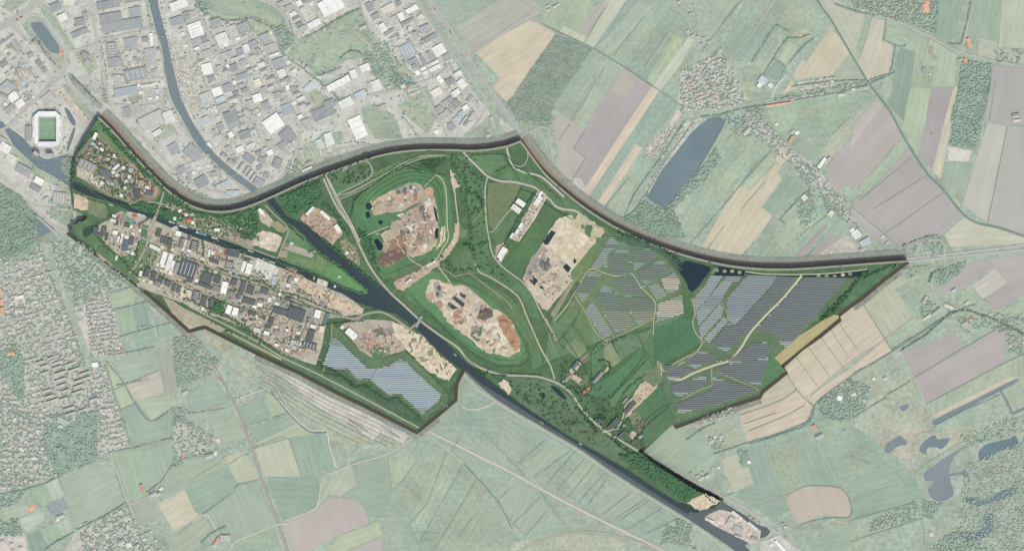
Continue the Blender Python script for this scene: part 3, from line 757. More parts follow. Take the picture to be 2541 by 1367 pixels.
# worked ground in the pits and yards: tipped loads, scraped and rolled patches
PIT = [('935,500 1016,458 1060,480 1085,540 1080,600 1030,630 1000,620 960,600 1010,560 1000,530', 75, 4), ('1060,730 1100,705 1130,712 1170,735 1222,770 1200,850 1150,825 1110,790', 45, 4), ('1300,690 1345,615 1400,648 1415,690 1360,758', 45, 3.2),
       ('870,830 960,805 1000,855 960,878 900,868', 30, 4), ('980,800 1050,840 1130,915 1100,935 1020,870', 34, 4), ('735,685 850,740 900,768 840,765 770,725', 40, 3.4), ('745,545 785,518 848,575 826,605', 22, 3), ('1195,810 1240,830 1285,870 1215,872', 16, 5), ('192,410 300,400 395,470 340,500 240,470', 50, 3.4), ('640,800 780,800 770,880 700,880', 45, 3.2), ('425,515 640,565 620,620 470,560', 50, 3)]
TONE = [(222, 212, 194), (150, 142, 132), (178, 160, 140), (204, 190, 168), (132, 124, 116), (186, 156, 132), (232, 226, 214), (160, 156, 150), (196, 176, 150), (120, 130, 104)]
for pp, n_, r_ in PIT:
    pl = pts(pp); b_ = bb(pl); q_ = 0
    while q_ < n_:
        x, y = random.uniform(b_[0], b_[2]), random.uniform(b_[1], b_[3])
        if not inside(x, y, pl): continue
        q_ += 1; a_ = random.choice((-.35, .5, 1.1, 1.9)); rx, ry = r_*random.uniform(.7, 2.0), r_*random.uniform(.35, .9)
        e_ = [(x+rx*u*math.cos(a_)-ry*w_*math.sin(a_), y+rx*u*math.sin(a_)+ry*w_*math.cos(a_)) for u, w_ in [(k_[0]*random.uniform(.75, 1.1), k_[1]*random.uniform(.75, 1.1)) for k_ in ((-1, -.7), (-.3, -1), (.6, -.9), (1, -.2), (.8, .8), (0, 1), (-.8, .7), (-1.1, 0))]]
        lz = level('ground', [bb(e_)]); GP.append((bb(e_), e_, lz, True)); GK.append('d')
        sheet('sandy_ground', e_, M_SAND, random.choice(TONE), H+lz)
LINES = '''
m 11 190,188,184 -20,84 0,72 30,58 62,38 112,-5
m 5 190,188,184 -20,74 0,62 30,46 60,28 95,-5
r 8 190,188,184 33,66 60,95 100,120 155,190 200,238 246,288
r 6 192,190,186 30,62 60,40 90,38 110,50 130,80 150,108 165,124
r 10 188,187,184 165,124 168,150 160,175 155,190
r 6 190,188,184 165,127 195,124 240,108
r 7 190,189,183 155,190 120,218 100,235 60,275 25,310 -10,330
r 8 192,190,184 225,-10 232,40 240,100 250,150 260,200 270,235 285,290 300,310
r 4 190,188,182 245,98 300,88 378,68
r 3 190,188,182 285,215 340,200 410,192
r 4 190,188,182 270,262 300,260 360,262 425,245
r 4 190,188,182 380,66 400,120 408,190 425,250 455,315 500,375 560,430 610,475
r 4 190,188,182 262,310 330,325 360,345 430,420 460,445 500,465 560,480 620,485
r 4 188,186,180 430,420 520,385
r 7 190,188,183 478,-10 500,50 540,120 560,170 575,210 605,270 625,310 655,350 700,375 720,385
r 5 190,188,182 545,128 590,112 632,92 650,105 668,150 690,200 710,245 738,300 745,330
r 4 190,188,182 440,5 470,50 465,80 475,140 500,190 512,218
r 4 190,188,182 430,62 460,60 492,45
r 4 190,188,182 575,188 620,170 665,150
r 4 190,188,182 512,220 575,198
r 4 190,188,182 600,240 650,220 700,200 730,195 760,230 780,262
r 5 190,188,182 640,0 680,15 705,40 725,85 740,95
r 5 190,188,182 700,-10 740,30 775,80 800,120!
r 7 190,189,183 745,315 790,280 850,250 900,240 980,225 1035,210
r 5 190,189,183 890,0 905,40 930,90 980,150 1030,200 1070,260 1110,340
r 5 190,189,183 1030,210 1080,190 1130,152 1150,140
r 4 190,189,183 1035,0 1070,60 1120,130 1180,210 1205,250 1195,290 1150,345
r 6 188,187,181 745,320 738,370 715,410 690,460 672,480
r 3 200,199,190 755,350 775,380 800,440
r 3 200,199,190 768,350 788,385 808,436
r 4 190,189,183 760,360 800,395 850,368 950,360 1060,350 1110,350
r 3 188,187,181 1060,345 1040,300 1010,255 1000,220
r 3 196,194,186 640,-5 700,25 715,55 722,85
p 3 184,186,176 520,5 545,25 600,38 640,50 665,62 685,95 695,130 720,150 745,162 770,135 800,100 830,84 870,85 900,100 925,125 950,165 985,190 990,220
m 6 184,184,181 1047,-20 1061,0 1103,62 1147,128 1191,198 1257,288 1285,330
m 6 186,186,183 1054,-20 1068,0 1110,60 1154,126 1198,196 1264,286 1292,330
p 2 190,186,178 1040,0 1090,80 1150,150
r 4 192,191,184 1150,150 1182,130 1260,72 1320,38
r 3 186,184,178 1315,30 1345,65 1400,90 1470,120 1480,130
p 2 150,166,152 1378,84 1472,120 1560,175 1620,215 1680,255 1700,270
d 2.5 132,152,140 1345,60 1400,86 1472,121 1545,165 1620,215
r 5 186,186,180 1310,335 1335,318 1355,318 1362,330 1368,370 1378,420 1400,460 1440,495
r 4 186,186,180 1292,340 1330,320 1345,340 1355,365 1340,385 1315,380
r 3 188,187,181 1650,-10 1700,40 1728,98 1760,140 1790,165 1810,210 1835,260 1845,280
r 4 188,187,181 1845,280 1880,305 1935,352 1980,400 2015,435 2040,450 2085,500 2115,540 2160,590 2190,625
r 3 188,187,181 1840,262 1900,250 1980,240 2060,232 2110,222 2155,215 2200,190
p 3 196,192,180 1922,0 1880,65 1845,110 1812,150 1820,165
p 4 214,212,204 1917,243 1920,225 1935,205 1950,188
r 4 190,188,182 2030,-20 2110,30 2170,38 2230,55 2280,78 2310,92 2350,115 2385,130 2450,148 2530,165 2560,168
p 3 198,193,180 2422,-10 2405,50 2395,90 2386,130
p 2 200,196,182 2310,92 2300,125 2292,160
r 2 196,194,186 2527,168 2518,240 2510,290
t 5 124,148,136 2015,-20 2040,20 2062,50 2108,128 2150,200 2165,220 2209,278 2245,345 2300,430 2340,470 2390,532 2430,555 2480,565 2560,592
m 6 188,187,183 2240,644 2330,634 2430,622 2541,608 2560,606
m 5 190,189,185 2250,650 2330,641 2430,631 2541,620 2560,618
r 3 192,190,182 2195,626 2240,615 2300,597 2330,596 2342,610 2343,640 2344,668 2330,682 2315,690 2312,715 2330,745 2360,760 2380,768 2470,778 2541,820
p 2.5 196,192,180 2225,665 2262,712
p 2 190,190,178 2268,788 2196,841 2100,905 2010,985
d 2.5 140,158,142 2132,738 2196,842 2215,872
d 2 140,158,142 1948,920 1980,970 2022,1012
d 2.5 126,144,138 2020,1010 2035,990 2110,935 2213,872 2280,830 2380,770 2420,755
d 2.5 128,146,138 1860,1100 2000,1048 2022,1010
d 1.6 150,160,146 2081,800 2130,870
d 1.6 150,160,146 2060,815 2105,885
d 1.6 150,160,146 2035,835 2095,915
d 1.6 150,160,146 2005,860 2060,935
d 1.6 150,160,146 1975,885 2030,960
d 1.8 136,154,142 1834,1030 1880,1015 1940,992 1975,968
d 1.6 136,154,142 1845,1052 1925,1024
d 1.8 136,154,142 1855,1070 1940,1035 1998,1005
d 2 130,148,138 1500,516 1560,440!
d 1.6 150,166,152 1418,300 1500,170!
d 1.6 148,152,150 1423,370 1453,393 1413,458!
d 1.6 148,152,150 1452,322 1423,370!
d 1.6 150,152,150 1387,348 1415,308!
d 1.6 132,150,140 1560,545 1680,360 1720,300!
d 1.6 140,158,146 1700,620 1830,470 1880,400!
d 1.4 150,156,150 2165,520 2303,434!
d 1.4 150,156,150 2196,580 2345,475!
d 1.4 150,156,150 2130,500 2265,388!
d 1.4 150,156,150 2115,515 2226,608!
d 2 148,160,150 2450,553 2470,460 2500,312!
d 2 150,160,150 2268,938 2384,868 2470,818 2541,775!
d 2 146,162,148 2297,1003 2498,898 2560,868!
p 2.5 196,192,182 2215,872 2240,910 2268,938 2297,1003 2315,1060
p 2 182,188,166 2100,1050 2200,970 2315,1060 2275,1080 2262,1140 2264,1180
p 2 176,184,162 2264,1180 2300,1150 2400,1090 2541,1030
p 3 160,178,156 2120,1075 2160,1115 2240,1190 2270,1240 2290,1300 2300,1367
d 1.6 136,156,142 2110,1290 2270,1245!
d 1.6 136,156,142 2110,1343 2290,1285!
p 1.6 184,186,172 2110,1240 2230,1200!
p 2 190,184,172 1900,1105 1925,1180 1948,1230 1975,1300!
p 1.8 190,184,172 1885,1255 1948,1230 1990,1208!
d 2 132,150,140 1950,1230 1995,1207 2035,1205 2085,1211 2108,1240 2111,1280 2060,1284 2010,1293 1978,1304
p 2 196,194,180 2030,1100 2060,1160 2080,1205
r 5 192,190,182 1590,1118 1640,1150 1700,1183 1790,1230 1860,1268 1900,1300 1920,1315 1960,1345 1990,1380
r 4 196,193,184 1920,1316 1900,1335 1885,1345
t 5 172,163,155 470,818 479,830 519,883 556,949 582,1001 600,1043 626,1115 639,1159 688,1291 714,1367 730,1410
t 6 204,198,186 1040,1062 1060,1068 1147,1111 1270,1172 1348,1216 1457,1273 1589,1337 1660,1372
t 4 182,178,164 1240,1400 1330,1345 1440,1320 1540,1330 1640,1367 1700,1410
p 3 206,202,188 1143,920 1180,960 1231,997 1300,1040 1380,1085 1447,1126 1539,1190 1620,1240 1690,1284 1760,1330 1825,1380
p 3 205,201,190 1127,990 1090,1028 1046,1064 1006,1100 950,1130 880,1150 840,1168 805,1180 795,1215 790,1245 785,1262
p 3 212,210,198 1145,1008 1165,1016 1190,1014 1215,1005 1231,997
p 2.5 200,198,188 1046,1066 1070,1085 1110,1115 1150,1150
d 2.5 128,142,140 1150,1150 1180,1180 1215,1220 1240,1250 1270,1310
p 3 212,210,198 587,1003 593,985 592,988 640,970 665,962 700,1000 735,1040 770,1067 812,1067 818,1110 835,1160!
d 3 126,138,140 672,970 700,1005 735,1045 772,1072 812,1072
p 2 206,204,184 590,1000 590,970 605,945 640,938 680,955 700,985 720,1010 760,1025 805,1058
r 3 210,208,194 714,1300 690,1300 640,1320 585,1343 568,1367
p 3 212,210,200 703,1293 782,1262 790,1240
p 2 206,204,190 704,1298 712,1340 725,1370
p 2 206,204,190 684,1304 695,1340 706,1370
p 1.6 196,196,180 420,1237 480,1200 560,1155!
d 1.8 136,156,144 442,1324 503,1275 580,1220 590,1200!
d 1.8 136,156,144 590,1201 640,1190!
p 2.5 214,212,198 478,1295 500,1277 516,1276 540,1318!
p 2.5 194,192,182 455,980 462,1000 470,1030 560,1002
p 2 196,194,180 545,1112 608,1085!
d 2.5 130,148,142 262,895 300,940 334,999 375,1045 430,1010
p 2 188,190,176 400,860 420,1000 418,1090 345,1104!
r 5 192,189,180 88,600 100,640 120,680 140,740 160,790 180,840 205,900 225,970 245,1035
p 3 184,182,170 92,610 108,640 138,690 160,755 182,800 205,870
r 3 190,188,180 205,905 225,970 240,1010 245,1035 250,1130 242,1140 150,1180
r 3 190,188,180 20,630 45,700 60,790 80,830 100,920 115,1020
r 3 190,188,180 0,790 40,786 90,775 130,765
r 3 190,188,180 275,735 280,780 300,850 310,890!
r 3 190,188,180 212,750 240,870!
r 3 190,188,180 242,745 268,880!
r 3 190,188,180 250,900 285,1040 320,1110
r 4 190,188,180 273,1122 290,1170 310,1230 320,1250 345,1310 385,1375
r 3 196,192,182 320,1250 365,1232 400,1195 430,1155
r 2.5 190,188,180 270,1060 240,1020 215,1040
r 6 192,190,184 -20,420 10,440 40,480 90,510 140,518 183,522
r 5 192,190,184 -10,448 40,490 90,525 130,560 160,575 173,570
r 5 190,187,181 -20,455 40,500 95,540 150,590!
p 2 200,198,190 100,905 260,730!
# inside
R 5 186,180,166 800,436 820,480 840,520 869,560 888,600 921,665 963,720 1000,755 1046,797 1090,830 1136,862 1158,889 1185,908 1213,920 1240,928 1270,931 1310,932 1343,936 1383,950 1414,972 1444,1014 1475,1047 1510,1074 1545,1095 1583,1118
R 3.5 200,196,182 808,434 828,470 850,515 875,560 893,600
R 2.5 196,190,172 808,434 830,484 852,530 878,570
R 3.5 172,168,154 830,486 870,478 915,455 960,430 1000,405 1050,388 1100,387
R 2.5 170,168,152 835,498 880,480 930,455 985,420 1030,400 1075,388 1108,386
R 3.5 172,168,154 850,425 890,402 915,405 925,425 918,440 895,455 840,482
R 5 190,186,176 1150,378 1158,388 1180,410 1210,438 1240,450 1270,452 1300,458 1330,468 1360,492 1380,512 1400,520 1430,525 1460,550 1490,572
R 3.5 188,182,166 1210,440 1204,470 1205,520 1208,560 1215,600 1222,630 1240,655 1270,680 1297,700 1320,730 1345,780 1355,795
R 4.5 196,194,186 1257,368 1265,395 1275,415 1300,428 1340,438 1370,462 1400,490
R 2.5 176,176,166 1292,356 1305,370 1310,390 1300,410 1285,414 1270,405
R 2.5 190,184,164 1292,500 1262,525 1225,572 1215,575
P 3 200,186,160 1082,434 1100,450 1108,490 1110,560 1113,590 1100,615 1086,640
P 3 204,188,164 1128,470 1132,510 1138,560 1135,595 1110,630 1088,650 1060,680
P 2 196,186,158 1080,437 1052,465
P 3 196,180,158 1086,660 1110,690 1125,710 1150,708 1180,730 1225,770
P 3 190,176,154 1010,632 1020,645 1045,660 1060,665
P 4 190,176,154 970,560 985,600 1005,630
P 3 190,176,152 890,595 925,578 965,562
P 2 176,164,136 1086,662 1110,672 1130,685 1160,678 1175,685 1215,715 1260,750 1272,770
P 3.5 196,184,166 1178,655 1190,675 1220,690 1260,715 1285,735 1298,760 1305,780 1320,815 1345,870 1365,905 1376,940
P 2.5 182,170,146 1350,790 1375,832 1385,845
P 2 196,188,164 1375,795 1405,760 1430,720 1463,668 1500,678 1530,685 1565,678 1590,712 1625,750 1622,790 1620,830
P 2 180,170,140 1422,728 1450,770 1490,838 1535,832 1585,808 1622,788
P 1.6 150,146,116 1465,740 1500,820 1525,835
P 1.6 120,140,98 1500,690 1540,760 1575,800
P 2.5 206,196,174 1848,674 1900,680 1990,681 2060,678 2120,672 2150,668
P 5 210,198,174 1988,684 1957,722 1932,750 1901,780 1860,826 1838,862 1810,893 1770,906 1720,925 1685,942 1655,935
P 2.5 190,176,152 1715,740 1724,775 1718,800 1728,830 1742,845 1730,870 1700,895 1650,920 1630,900
P 2 180,168,144 1765,905 1765,940 1765,955 1740,965 1690,990
P 2 174,164,130 1775,920 1820,940 1870,960 1880,968
P 2 170,160,136 1790,750 1805,790 1775,820 1745,850
P 1.8 196,186,164 1668,905 1690,892 1725,875
D 1.6 56,76,64 1395,830 1430,880 1460,930 1468,960
D 1.6 56,80,66 1510,988 1560,930 1600,880
D 1.6 60,84,66 1440,900 1500,858 1540,835
D 1.6 62,84,66 1590,1110 1600,1045 1640,1010 1665,1000
D 1.8 58,84,64 900,770 990,760 1050,820!
R 5 170,166,150 905,780 880,790 845,785 815,787 800,780 740,762 690,735 660,725 620,712 570,697 520,680 470,668 430,655
R 5 170,166,150 905,780 925,775 950,775 980,790 1005,808 1018,815 1030,805 1046,796
R 4 166,160,144 300,545 345,560 400,590 440,640 500,655 550,672 600,690 650,705 665,712 690,730
R 4 166,160,144 395,592 375,660 420,690 470,710 520,730 580,752 640,775 665,780 672,740 688,700
R 5 170,166,150 408,475 400,505 388,540 378,570 372,592 345,650 322,678
R 4 168,162,148 322,508 350,502 398,505 430,518
R 4 168,162,148 665,780 650,810 640,850
R 4 168,162,148 770,775 760,810 745,845 735,880
R 4 166,160,146 440,555 500,568 560,588 620,615 680,638 690,640 700,615 715,580 712,560 690,540 660,510
R 3 186,182,162 470,760 520,785 580,815 640,848 700,885 785,925 900,985 1040,1060
T 5 176,170,146 425,745 470,775 520,798 600,840 700,892
P 2 182,172,140 540,780 600,805 650,835
P 2 176,166,138 800,930 820,860 825,800
P 1.6 100,96,80 960,905 985,880 1000,870
R 3 180,172,156 1355,790 1380,845
P 3 204,192,170 1494,1072 1530,1060 1545,1035 1555,1000 1600,965
P 3 200,186,162 1395,950 1412,925 1440,905
P 2.5 200,186,160 1630,895 1640,905 1640,930
P 1.3 66,106,74 912,520 935,492 985,460 1030,446 1062,452 1084,470 1094,520 1102,570 1092,620
P 1.3 66,106,74 904,515 930,482 985,448 1032,436 1070,445 1094,465 1100,520
P 1.3 66,106,74 896,510 926,472 985,436 1034,428 1075,438 1100,470
P 1.3 66,106,74 888,505 922,462 985,425 1036,420 1080,432
P 1.3 68,106,74 905,560 915,600 925,640 945,672 960,680 1000,665 1040,650
P 1.3 70,108,78 1006,716 1050,760 1110,812 1170,862 1230,890 1285,892 1305,870
P 1.3 70,108,78 1110,690 1165,706 1215,742 1265,790 1300,850 1306,880
P 1.3 66,104,74 1030,745 1100,812 1160,868 1220,902 1290,908 1320,880
P 1.3 74,98,80 940,715 1000,770 1060,812 1130,868 1180,905
P 1.6 186,172,146 1330,468 1352,480 1375,512 1400,524
P 1.6 150,134,110 1470,556 1500,572 1525,590
d 6 130,144,148 2481,965 2498,995 2512,1026!
d 6 130,144,148 2510,1027 2545,1012 2620,985!
r 2.5 196,194,188 0,700 60,690 105,672!
r 2.5 196,194,188 10,760 85,745 130,735!
r 2.5 196,194,188 105,645 118,720 140,800 175,900
r 2.5 196,194,188 30,860 95,840 150,830 195,826!
r 2.5 196,194,188 60,640 75,720!
r 2.5 196,194,188 120,905 205,890!
r 2.5 196,194,188 130,970 225,950!
r 2.5 196,194,188 252,905 262,1000 285,1100
r 2.5 196,194,188 0,930 50,940 60,1000 100,1030
r 2.5 196,194,188 0,1110 60,1100 130,1105!
r 2.5 196,194,188 60,1100 75,1150 90,1190!
r 2.5 196,194,188 1700,190 1740,190 1790,220!
r 2.5 196,194,188 1690,235 1740,240 1800,255!
r 2.5 196,194,188 1720,170 1735,270!
r 2.5 196,194,188 1750,150 1775,265!
r 2.5 196,194,188 235,1310 240,1350 300,1340 330,1300
r 2.5 196,194,188 1615,380 1650,335 1688,292!
D 1.5 62,84,66 1430,722 1412,760 1380,800
D 1.5 66,88,68 1466,870 1436,826 1418,800
D 1.5 60,84,66 1385,845 1412,820 1432,790
D 1.5 60,84,66 1396,830 1420,800 1440,770
D 1.5 64,88,68 1466,872 1467,930
D 1.5 62,88,68 1467,872 1490,846 1520,836
D 1.8 58,84,64 1512,990 1560,940 1608,888!
D 1.5 62,86,66 1584,832 1594,858 1608,886 1620,905
D 1.5 62,84,66 1592,1075 1600,1045 1575,1015
D 1.8 58,80,62 1290,470 1320,480 1360,510 1420,545
D 1.8 66,92,70 1245,382 1262,390 1280,418
D 1.6 62,92,68 1120,388 1122,420 1135,450
D 1.8 64,92,70 1168,386 1240,384 1256,400 1290,448
P 1.5 150,160,124 1000,420 1050,404 1090,402
P 1.5 150,158,122 1165,530 1190,510 1207,512
P 1.5 168,160,132 1165,560 1180,545 1206,513
P 1.5 160,158,126 1380,880 1365,840 1352,800
P 1.3 120,136,98 1600,835 1605,780 1600,740
d 1.5 142,158,146 1354,1091 1284,1150!
d 1.5 142,158,146 1414,1120 1324,1183!
d 1.5 142,158,146 1427,1120 1354,1203!
d 1.5 142,158,146 1451,1137 1381,1218!
d 1.5 142,158,146 1473,1153 1411,1232!
d 1.5 142,158,146 1499,1175 1436,1245!
d 1.5 142,158,146 1504,1192 1455,1256!
d 1.5 142,158,146 1567,1221 1497,1276!
d 1.5 142,158,146 1602,1238 1526,1286!
d 1.5 142,158,146 1608,1244 1534,1292!
d 1.5 142,158,146 1644,1260 1561,1311!
d 1.5 142,158,146 1681,1286 1598,1326!
d 1.5 142,158,146 1260,1135 1302,1179!
d 1.5 142,158,146 1341,1221 1411,1311!
d 1.5 142,158,146 1341,1232 1273,1300!
d 1.5 142,158,146 1359,1267 1304,1328!
d 1.5 142,158,146 1260,1282 1304,1330!
d 1.5 142,158,146 1193,1067 1270,1144!
d 1.5 142,158,146 1149,1153 1044,1339!
d 1.5 142,158,146 1108,1124 1059,1249 1016,1300 1046,1367!
d 1.5 142,158,146 1182,1190 1081,1359!
d 1.5 142,158,146 1174,1278 1132,1341!
d 1.5 142,158,146 1270,1207 1233,1245!
d 1.5 142,158,146 1145,1075 1120,1120!
d 1.5 142,158,146 964,1137 972,1215!
d 1.5 142,158,146 1005,1200 1050,1245!
d 1.5 142,158,146 975,1215 1000,1190 1030,1150!
d 1.5 142,158,146 1860,290 1800,350!
d 1.5 142,158,146 1915,372 1835,462!
d 1.5 142,158,146 2064,335 2110,290!
d 1.5 142,158,146 1797,560 1740,640!
d 1.5 142,158,146 1900,450 1838,520!
d 1.5 142,158,146 1985,345 1955,370!
d 1.5 142,158,146 1600,165 1655,85!
d 1.5 142,158,146 1520,140 1600,40!
d 1.5 142,158,146 1500,20 1452,105!
d 1.5 142,158,146 1740,130 1850,-10!
d 1.5 142,158,146 1790,60 1830,10!
d 1.5 142,158,146 2000,640 2100,520!
d 1.5 142,158,146 1960,650 2050,560!
d 1.5 142,158,146 2230,10 2200,45!
d 1.5 142,158,146 2470,200 2455,300!
d 1.5 142,158,146 2437,742 2452,749!
d 1.5 142,158,146 2110,1130 2160,1150!
d 1.5 142,158,146 1760,1245 1820,1222 1800,1180!
d 1.5 142,158,146 630,1113 714,1087!
d 1.5 142,158,146 748,1183 718,1087!
d 1.5 142,158,146 600,1043 640,1098!
d 1.5 142,158,146 280,968 312,954!
d 1.5 142,158,146 314,953 395,918!
d 1.5 142,158,146 377,1045 430,1012!
d 1.5 142,158,146 570,1150 600,1130 620,1125!
d 1.5 142,158,146 640,910 740,1000!
d 1.5 142,158,146 295,1018 336,1000!
d 1.5 142,158,146 162,1227 145,1182!
d 1.5 142,158,146 1000,290 1040,340!
d 1.5 142,158,146 1010,235 1060,215!
d 1.5 142,158,146 925,165 960,226!
P 2.2 98,126,90 402,596 442,646 500,661 550,678 600,696 650,711
P 2.2 98,126,90 374,666 420,696 470,716 520,736 580,758 640,781
P 2 98,126,90 676,742 691,702 694,728
P 2 98,126,90 674,782 658,812 646,846
P 2 96,124,88 768,780 757,812 741,845
P 2 98,126,90 440,560 500,573 560,593 620,621
P 3 94,124,88 672,716 740,745 800,770 850,783
P 2 176,170,150 442,640 455,620 440,600
P 3 176,171,158 498,658 484,700 474,718
P 3 176,171,158 552,676 536,715 524,738
P 3 176,171,158 505,600 498,655
P 3 176,171,158 640,700 622,745 605,770
P 3 176,171,158 330,560 318,600 300,640
'''
for row in LINES.strip().split('\n'):
    row = row.strip()
    if not row or row[0] == '#': continue
    st, wd, cs, rest = row.split(' ', 3)
    col = tuple(int(q) for q in cs.split(','))
    name = {'r': 'road', 'p': 'path', 'd': 'ditch', 't': 'railway', 'm': 'motorway'}[st[0].lower()]
    ln = pts(rest.rstrip('!'))
    if len(ln) > 2 and rest[-1] != '!': ln = smooth(ln, 4)
    if name in ('road', 'motorway', 'railway'):
        for a_, b_ in zip(ln[:-1], ln[1:]):
            n_ = max(1, int(math.dist(a_, b_)/5)); ROADP += [(a_[0]+(b_[0]-a_[0])*i_/n_, a_[1]+(b_[1]-a_[1])*i_/n_) for i_ in range(n_)]
    ribbon(name, ln, float(wd), M_WATER if name == 'ditch' else M_ROAD, col, (H if st[0].isupper() else 0))
# motorway along the foot of the added terrace and its other carriageway on top of it
NORTH = smooth(OUT[:27], 3); NE = smooth(OUT[26:47], 3)
for ln in (NORTH, NE):
    ribbon('verge_or_shade', offset(ln, 13), 30, M_ROUGH, (148, 160, 147), 0)
    ribbon('motorway', offset(ln, 7), 13, M_ROAD, (166, 150, 134), 0)
    ribbon('road', offset(ln, 19), 4, M_ROAD, (166, 162, 156), 0)
    ribbon('road', offset(ln, -3.5), 4.5, M_ROAD, (168, 164, 150), H)
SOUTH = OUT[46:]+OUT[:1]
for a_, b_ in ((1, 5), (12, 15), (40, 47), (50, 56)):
    ribbon('verge_or_shade', offset(SOUTH[a_:b_], 13), 18, M_ROUGH, (146, 154, 142), 0)  # darker band painting the outer fade of the shade along the south edge
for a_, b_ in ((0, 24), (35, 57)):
    ribbon('edge_shade_strip', offset(SOUTH[a_:b_], 5), 11, M_SOIL, (84, 80, 74), 0)  # dark strip painting the deepest shade at the foot of the south edge

# ------------------------------------------------------------------ landmarks used to say where a thing stands
REG = [(300, 40, 'in the north-western business park west of the canal'), (330, 150, 'west of the north-south canal beside the white parking lot'), (190, 50, 'east of the oval pond'),
 (310, 215, 'west of the canal above the terrace tip'), (380, 300, 'by the canal north-east of the stadium'), (30, 110, 'west of the oval pond'), (60, 165, 'among the office blocks south-west of the oval pond'),
 (35, 245, 'north-west of the stadium'), (70, 440, 'along the railway south-west of the stadium'), (140, 490, 'at the western tip of the terrace'), (460, 40, 'at the top end of the bank east of the canal'),
 (500, 100, 'beside the canal-side sand yards'), (560, 90, 'south of the meandering park'), (600, 130, 'in the middle of the northern industrial estate'), (670, 120, 'west of the wooded park edge'),
 (540, 180, 'east of the scrap yards on the canal'), (610, 200, 'in the rows south of the estate crossroads'), (690, 190, 'along the tree belt of the northern estate'), (540, 250, 'near the bend of the north-south canal'),
 (640, 255, 'in the southern rows of the northern estate'), (730, 245, 'beside the small green lot of the estate'), (730, 40, 'north of the park with the ditch'), (810, 30, 'beside the big white hall at the top edge'),
 (810, 270, 'by the dual carriageway to the terrace'), (850, 200, 'inside the loop of the wooded creek'), (880, 250, 'south of the wooded creek'), (940, 40, 'at the top edge west of the motorway'),
 (1010, 60, 'in the upper part of the motorway-side estate'), (1050, 130, 'in the middle of the motorway-side estate'), (1055, 175, 'among the small white halls by the motorway estate'), (1130, 200, 'beside the motorway south of the level road'),
 (1110, 280, 'at the southern end of the motorway estate'), (1210, 320, 'inside the motorway bend'), (1000, 220, 'at the country lane east of the creek'), (890, 310, 'beside the square meadow'),
 (580, 310, 'between the canal and the estate road'), (690, 330, 'beside the roundabout of the northern estate'), (610, 410, 'on the canal bank above the terrace'), (640, 440, 'where the canal meets the terrace'),
 (450, 400, 'west of the canal near the terrace slope'), (520, 450, 'above the southern bend of the terrace edge'), (780, 370, 'west of the carriageway near the terrace'),
 (2300, 60, 'on the north-eastern country road'), (2400, 130, 'at the north-eastern lane crossing'), (2520, 290, 'among the grey ploughed fields at the right edge'), (2130, 600, 'on the farm yard north of the motorway'),
 (2340, 750, 'in the hamlet south of the motorway'), (2400, 800, 'in the wooded farm belt to the east'), (2040, 400, 'beside the ribbon village road'), (1960, 330, 'on the farm north of the ribbon village'),
 (1920, 250, 'along the tree-lined village road'), (1890, 205, 'at the sports park of the village'), (2070, 220, 'at the eastern end of the village road'), (1850, 320, 'east of the long lake'), (2080, 985, 'in the woods below the tan parcels'),
 (2030, 1070, 'below the curved tan field'), (1770, 1090, 'on the farm under the cabin park'), (1830, 1290, 'on the harbour island'), (1930, 1350, 'at the bottom edge by the harbour bridge'),
 (1770, 1165, 'along the road south-east of the terrace'), (530, 1120, 'on the farm west of the railway'), (550, 1340, 'on the farm at the bottom edge'), (370, 1215, 'at the lane in the south-western meadows'),
 (145, 1285, 'at the sports pitches'), (310, 1350, 'in the southern suburb'), (30, 750, 'at the left edge of the suburb'), (30, 875, 'in the wooded part of the suburb'), (236, 905, 'beside the suburban canal road'),
 (190, 765, 'at the suburban park'), (190, 1040, 'in the wood south of the suburb'), (60, 1120, 'in the villa quarter'), (2311, 1325, 'in the marsh woods'),
 (440, 600, 'on the south bank of the boat canal'), (250, 585, 'at the western tip of the industrial strip'), (310, 600, 'in the western industrial strip'), (290, 545, 'beside the western sand lot'), (395, 590, 'by the canal bridge in the industrial strip'),
 (375, 690, 'in the south-western row of the strip'), (415, 650, 'beside the mown square in the strip'), (460, 680, 'west of the strip crossroads'), (520, 700, 'in the centre of the industrial strip'), (560, 640, 'below the boat canal quay'),
 (610, 660, 'beside the white gravel works'), (600, 720, 'in the middle row of the industrial strip'), (650, 740, 'east of the middle row of the strip'), (500, 745, 'in the southern row of the strip'), (580, 775, 'above the railway by the small wood'),
 (640, 820, 'on the scrap yards by the tracks'), (720, 700, 'by the gravel heaps on the quay'), (720, 770, 'at the large dark hall of the strip'), (790, 800, 'at the eastern end of the strip'), (765, 850, 'west of the south-western solar farm'),
 (210, 410, 'in the north-western wedge by the yard'), (280, 400, 'in the scrap quarter of the wedge'), (340, 470, 'on the red yard of the wedge'), (310, 450, 'along the lane of the wedge'), (460, 535, 'on the north bank below the terrace edge'), (650, 528, 'at the wood beside the two canals'),
 (860, 825, 'beside the south-western solar farm'), (800, 545, 'on the scrap yard between canal and road'), (860, 625, 'on the small yard by the canal road'), (1040, 680, 'at the gate between the two landfills'), (1290, 515, 'on the olive field in the east'), (1335, 495, 'at the top of the container strip'),
 (1285, 575, 'at the foot of the container strip'), (1245, 630, 'beside the bend of the eastern lane'), (1420, 920, 'on the first farm of the river road'), (1470, 955, 'on the second farm of the river road'), (1540, 1030, 'on the long farm of the river road'), (1570, 1085, 'on the last farm of the river road'), (760, 640, 'on the green tongue between the canals')]
COLS = {'w': ((238, 238, 233), 'white'), 'd': ((99, 104, 107), 'dark grey'), 'm': ((150, 150, 145), 'mid grey'), 'b': ((104, 118, 130), 'blue grey'), 'l': ((176, 190, 194), 'pale blue'), 'c': ((222, 214, 196), 'cream'), 'o': ((206, 120, 86), 'orange tiled'), 'g': ((120, 168, 146), 'pale green')}
